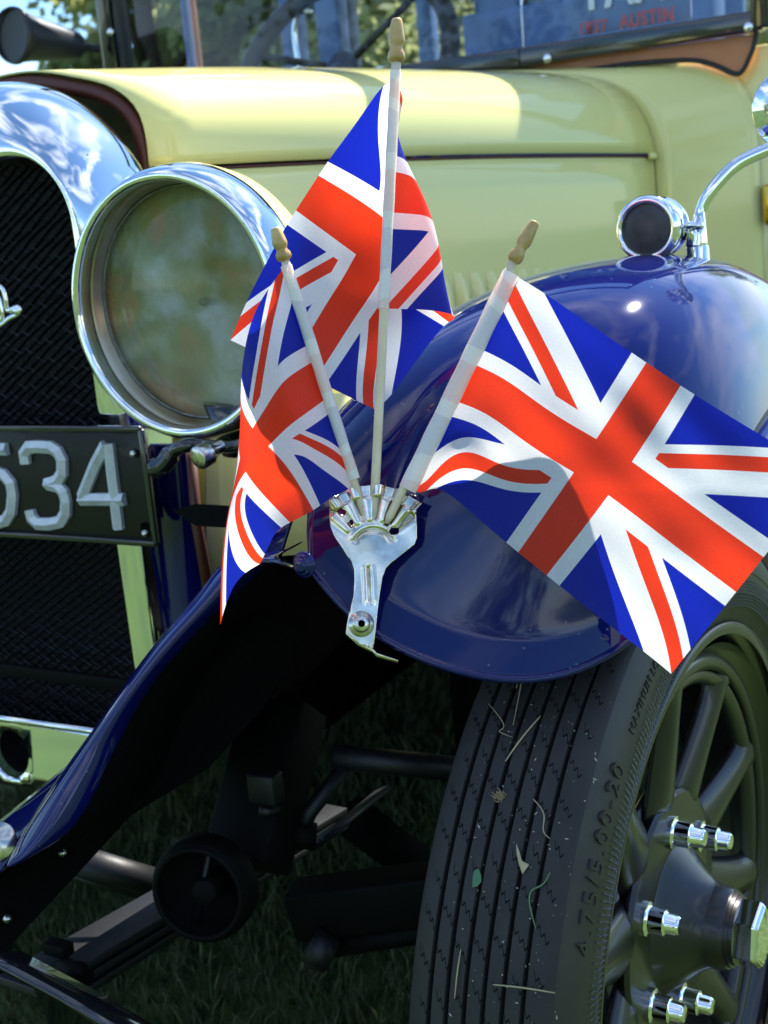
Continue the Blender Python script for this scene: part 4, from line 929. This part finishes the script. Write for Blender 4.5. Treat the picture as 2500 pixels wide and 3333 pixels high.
# right-hand flag, nearly flat
k3 = dict(u=U9, v=[0, .5, 1], rows=[
 row([(1338, 1588), (1420, 1598), (1525, 1665), (1647, 1765), (1733, 1835), (1822, 1907), (1965, 2020), (2095, 2120), (2185, 2193)], [.899, .893, .888, .880, .872, .862, .846, .826, .812]),
 row([(1497, 1240), (1612, 1292), (1735, 1378), (1860, 1457), (1961, 1517), (2068, 1592), (2195, 1688), (2318, 1780), (2441, 1870)], [.912, .902, .892, .880, .866, .850, .832, .812, .795]),
 row([(1660, 888), (1772, 955), (1908, 1048), (2055, 1147), (2160, 1218), (2262, 1285), (2400, 1370), (2550, 1460), (2697, 1546)], [.922, .912, .902, .890, .880, .862, .840, .815, .795])])
def bump3(u, v, x, y, d):
    g = math.exp(-((u-.16)/.10)**2-((v-.16)/.13)**2); g2 = math.exp(-((u-.05)/.05)**2-((v-.02)/.1)**2)
    return x+4*math.sin(v*9+u*3)*0, y-48*g+18*g2, d-.003*g+.0015*math.sin(u*11+v*4)
k3['bump'] = bump3
stick_flag('right-hand small flag spread flat in front of the wheel, on a stick leaning right', (1262, 1695), (1672, 850), (1742, 722), .893, .925, (1316, 1588), (1653, 886), .0031, k3, FLAG, (.0066, .0026))
# middle flag, folded back on itself
k2 = dict(u=U9, v=[0, .5, 1], rows=[
 row([(1250, 1004), (1325, 1006), (1400, 1010), (1472, 1025), (1474, 1040), (1445, 1062), (1370, 1155), (1275, 1283), (1218, 1332)], [.925, .935, .945, .955, .965, .965, .955, .940, .925]),
 row([(1272, 625), (1335, 632), (1385, 655), (1355, 725), (1242, 811), (1180, 900), (1110, 1010), (1045, 1115), (984, 1217)], [.936, .950, .962, .975, .972, .960, .945, .930, .918]),
 row([(1290, 250), (1245, 280), (1163, 395), (1068, 525), (1000, 628), (934, 732), (862, 865), (802, 985), (750, 1107)], [.950, .958, .962, .960, .956, .950, .940, .930, .920])])
def bump2(u, v, x, y, d):
    g = max(0, 1-abs(v-.92)/.16)*math.exp(-((u-.06)/.05)**2); return x+34*g, y+6*g, d+.003*math.sin(u*9+v*5)
k2['bump'] = bump2
stick_flag('middle small flag folded round its upright stick, tallest of the three', (1216, 1695), (1290, 200), (1292, 62), .900, .955, (1248, 1006), (1288, 235), .0034, k2, FLAG, (.0040, .0))
# left-hand flag, hanging
k1 = dict(u=U9, v=[0, .25, .5, .75, 1], rows=[
 row([(1158, 1570), (1135, 1592), (1090, 1612), (1043, 1645), (985, 1680), (915, 1718), (882, 1762), (862, 1803), (845, 1836)], [.905, .898, .890, .884, .880, .878, .880, .885, .892]),
 row([(1098, 1400), (1060, 1428), (1012, 1455), (962, 1486), (885, 1556), (806, 1612), (768, 1700), (760, 1815), (758, 1914)], [.906, .896, .888, .884, .886, .896, .908, .915, .920]),
 row([(1040, 1240), (980, 1282), (932, 1322), (874, 1390), (812, 1468), (774, 1550), (741, 1680), (722, 1850), (717, 2033)], [.908, .896, .888, .888, .898, .915, .930, .938, .940]),
 row([(985, 1050), (925, 1085), (870, 1150), (808, 1296), (784, 1400), (772, 1510), (752, 1640), (738, 1780), (735, 1940)], [.910, .900, .894, .900, .920, .940, .952, .955, .955]),
 row([(928, 866), (874, 940), (818, 1050), (786, 1228), (782, 1370), (776, 1480), (768, 1600), (758, 1720), (750, 1850)], [.912, .904, .902, .914, .938, .955, .962, .965, .965])])
stick_flag('left-hand small flag hanging in folds in front of the headlamp, on a stick leaning left', (1190, 1690), (927, 845), (896, 742), .901, .912, (1152, 1560), (930, 866), .0031, k1, FLAGF, (.0042, .0004))
# ================================================================== DEBRIS ON THE TYRE
def on_tread(px, py, lift=.0006):
    r = ray(px, py); best = None
    for t in np.linspace(.75, 1.25, 400):
        p = EYE+r*t-WC; o = p.dot(wa)-TO; rad = (p-wa*p.dot(wa)).length
        if rad < .367+lift and abs(o) < .075: return EYE+r*(t-.0008)
    return EYE+r*.95
straws = [([(1645, 2478), (1700, 2400), (1760, 2330)], .0010, 'long pale straw lying across the upper tyre tread'),
 ([(1590, 2290), (1640, 2360), (1625, 2380), (1668, 2400)], .0005, 'bent wispy straw near the top left of the tyre tread'),
 ([(1605, 3205), (1700, 3215), (1806, 3232)], .0009, 'straight straw lying level at the bottom of the tyre tread'),
 ([(1500, 3090), (1488, 3170), (1480, 3250)], .0008, 'thin dry straw upright at the lower left of the tyre tread'),
 ([(1735, 2600), (1770, 2650), (1768, 2700), (1790, 2730)], .0006, 'curled fine stem in the middle of the tyre tread'),
 ([(1790, 2840), (1765, 2880), (1730, 2900), (1725, 2950), (1745, 3025)], .0009, 'green bent grass stem on the middle of the tyre tread'),
 ([(1680, 2240), (1700, 2190), (1690, 2260), (1670, 2360)], .0006, 'fine stem just under the mudguard lip on the tyre')]
SG = translucent('fresh_stem', (.16, .26, .12), .3)
for pts, r, lab in straws:
    P = [on_tread(*p) for p in pts]; q = cspline(range(len(P)), [p[:] for p in P], np.linspace(0, len(P)-1, 18)); o = MB().tube([Vector(p) for p in q], [.72*r*(.35+.65*math.sin(math.pi*min(.92, .15+k/18*.8))) for k in range(18)], 6).build('straw', SG if 'green' in lab else STRAW); tag(o, lab, 'straw', 'straws stuck to the tyre')
def flat(name, pts, m_, lab, cat):
    P = [on_tread(*p) for p in pts]; c = sum(P, Vector())/len(P)-W_*.0012; vs = P+[c]; n = len(P)
    o = put(name, vs, [(i, (i+1) % n, n) for i in range(n)], m_, None, smooth=False, solid=.0004); tag(o, lab, cat); return o
flat('leaf', [(1540, 2855), (1545, 2832), (1558, 2828), (1566, 2848), (1567, 2870), (1555, 2884), (1538, 2888)], translucent('small_leaf', (.10, .24, .12), .3), 'small green leaf stuck on the left of the tyre tread', 'leaf')
flat('dead_leaf', [(1680, 2745), (1682, 2780), (1690, 2815), (1700, 2845), (1722, 2815), (1712, 2822), (1700, 2805), (1690, 2770)], STRAW, 'torn dry leaf blade hanging in the centre of the tyre tread', 'leaf')
cl = MB(); r5 = random.Random(3); cc = on_tread(1628, 2590)
for i in range(60):
    d = Vector((r5.gauss(0, 1), r5.gauss(0, 1), r5.gauss(0, 1))).normalized(); a = cc+R_*r5.gauss(0, .0022)+U_*r5.gauss(0, .0018)+R_*0; cl.tube([a-d*.0022, a+d*.0022], .0004, 4)
cl.build('seed_husk', mat('husk_brown', (.30, .22, .13), .8), None); tag(bpy.data.objects['seed_husk'], 'fuzzy brown seed husk stuck on the upper left tyre tread', 'seed husk')
sp2 = MB(); r6 = random.Random(12)
for i in range(130):
    y = r6.uniform(2230, 3330); xl = 1560-(y-2300)*.185; x = xl+r6.random()**.8*440; c = on_tread(x, y); s = .00034*r6.choice((.7, 1, 1, 1.3, 2.2)); d = Vector((r6.gauss(0, 1), r6.gauss(0, .3), r6.gauss(0, 1))).normalized()*s*r6.choice((1, 1, 2.5)); e = d.cross(W_).normalized()*s*.7
    k = len(sp2.v); sp2.v += [c-d, c+e, c+d, c-e]; sp2.f.append((k, k+1, k+2, k+3))
o = sp2.build('chaff', mat('chaff_pale', (.42, .40, .34), .8), None, smooth=False); tag(o, 'fine pale chaff and dust specks scattered over the tyre tread', kind='stuff')
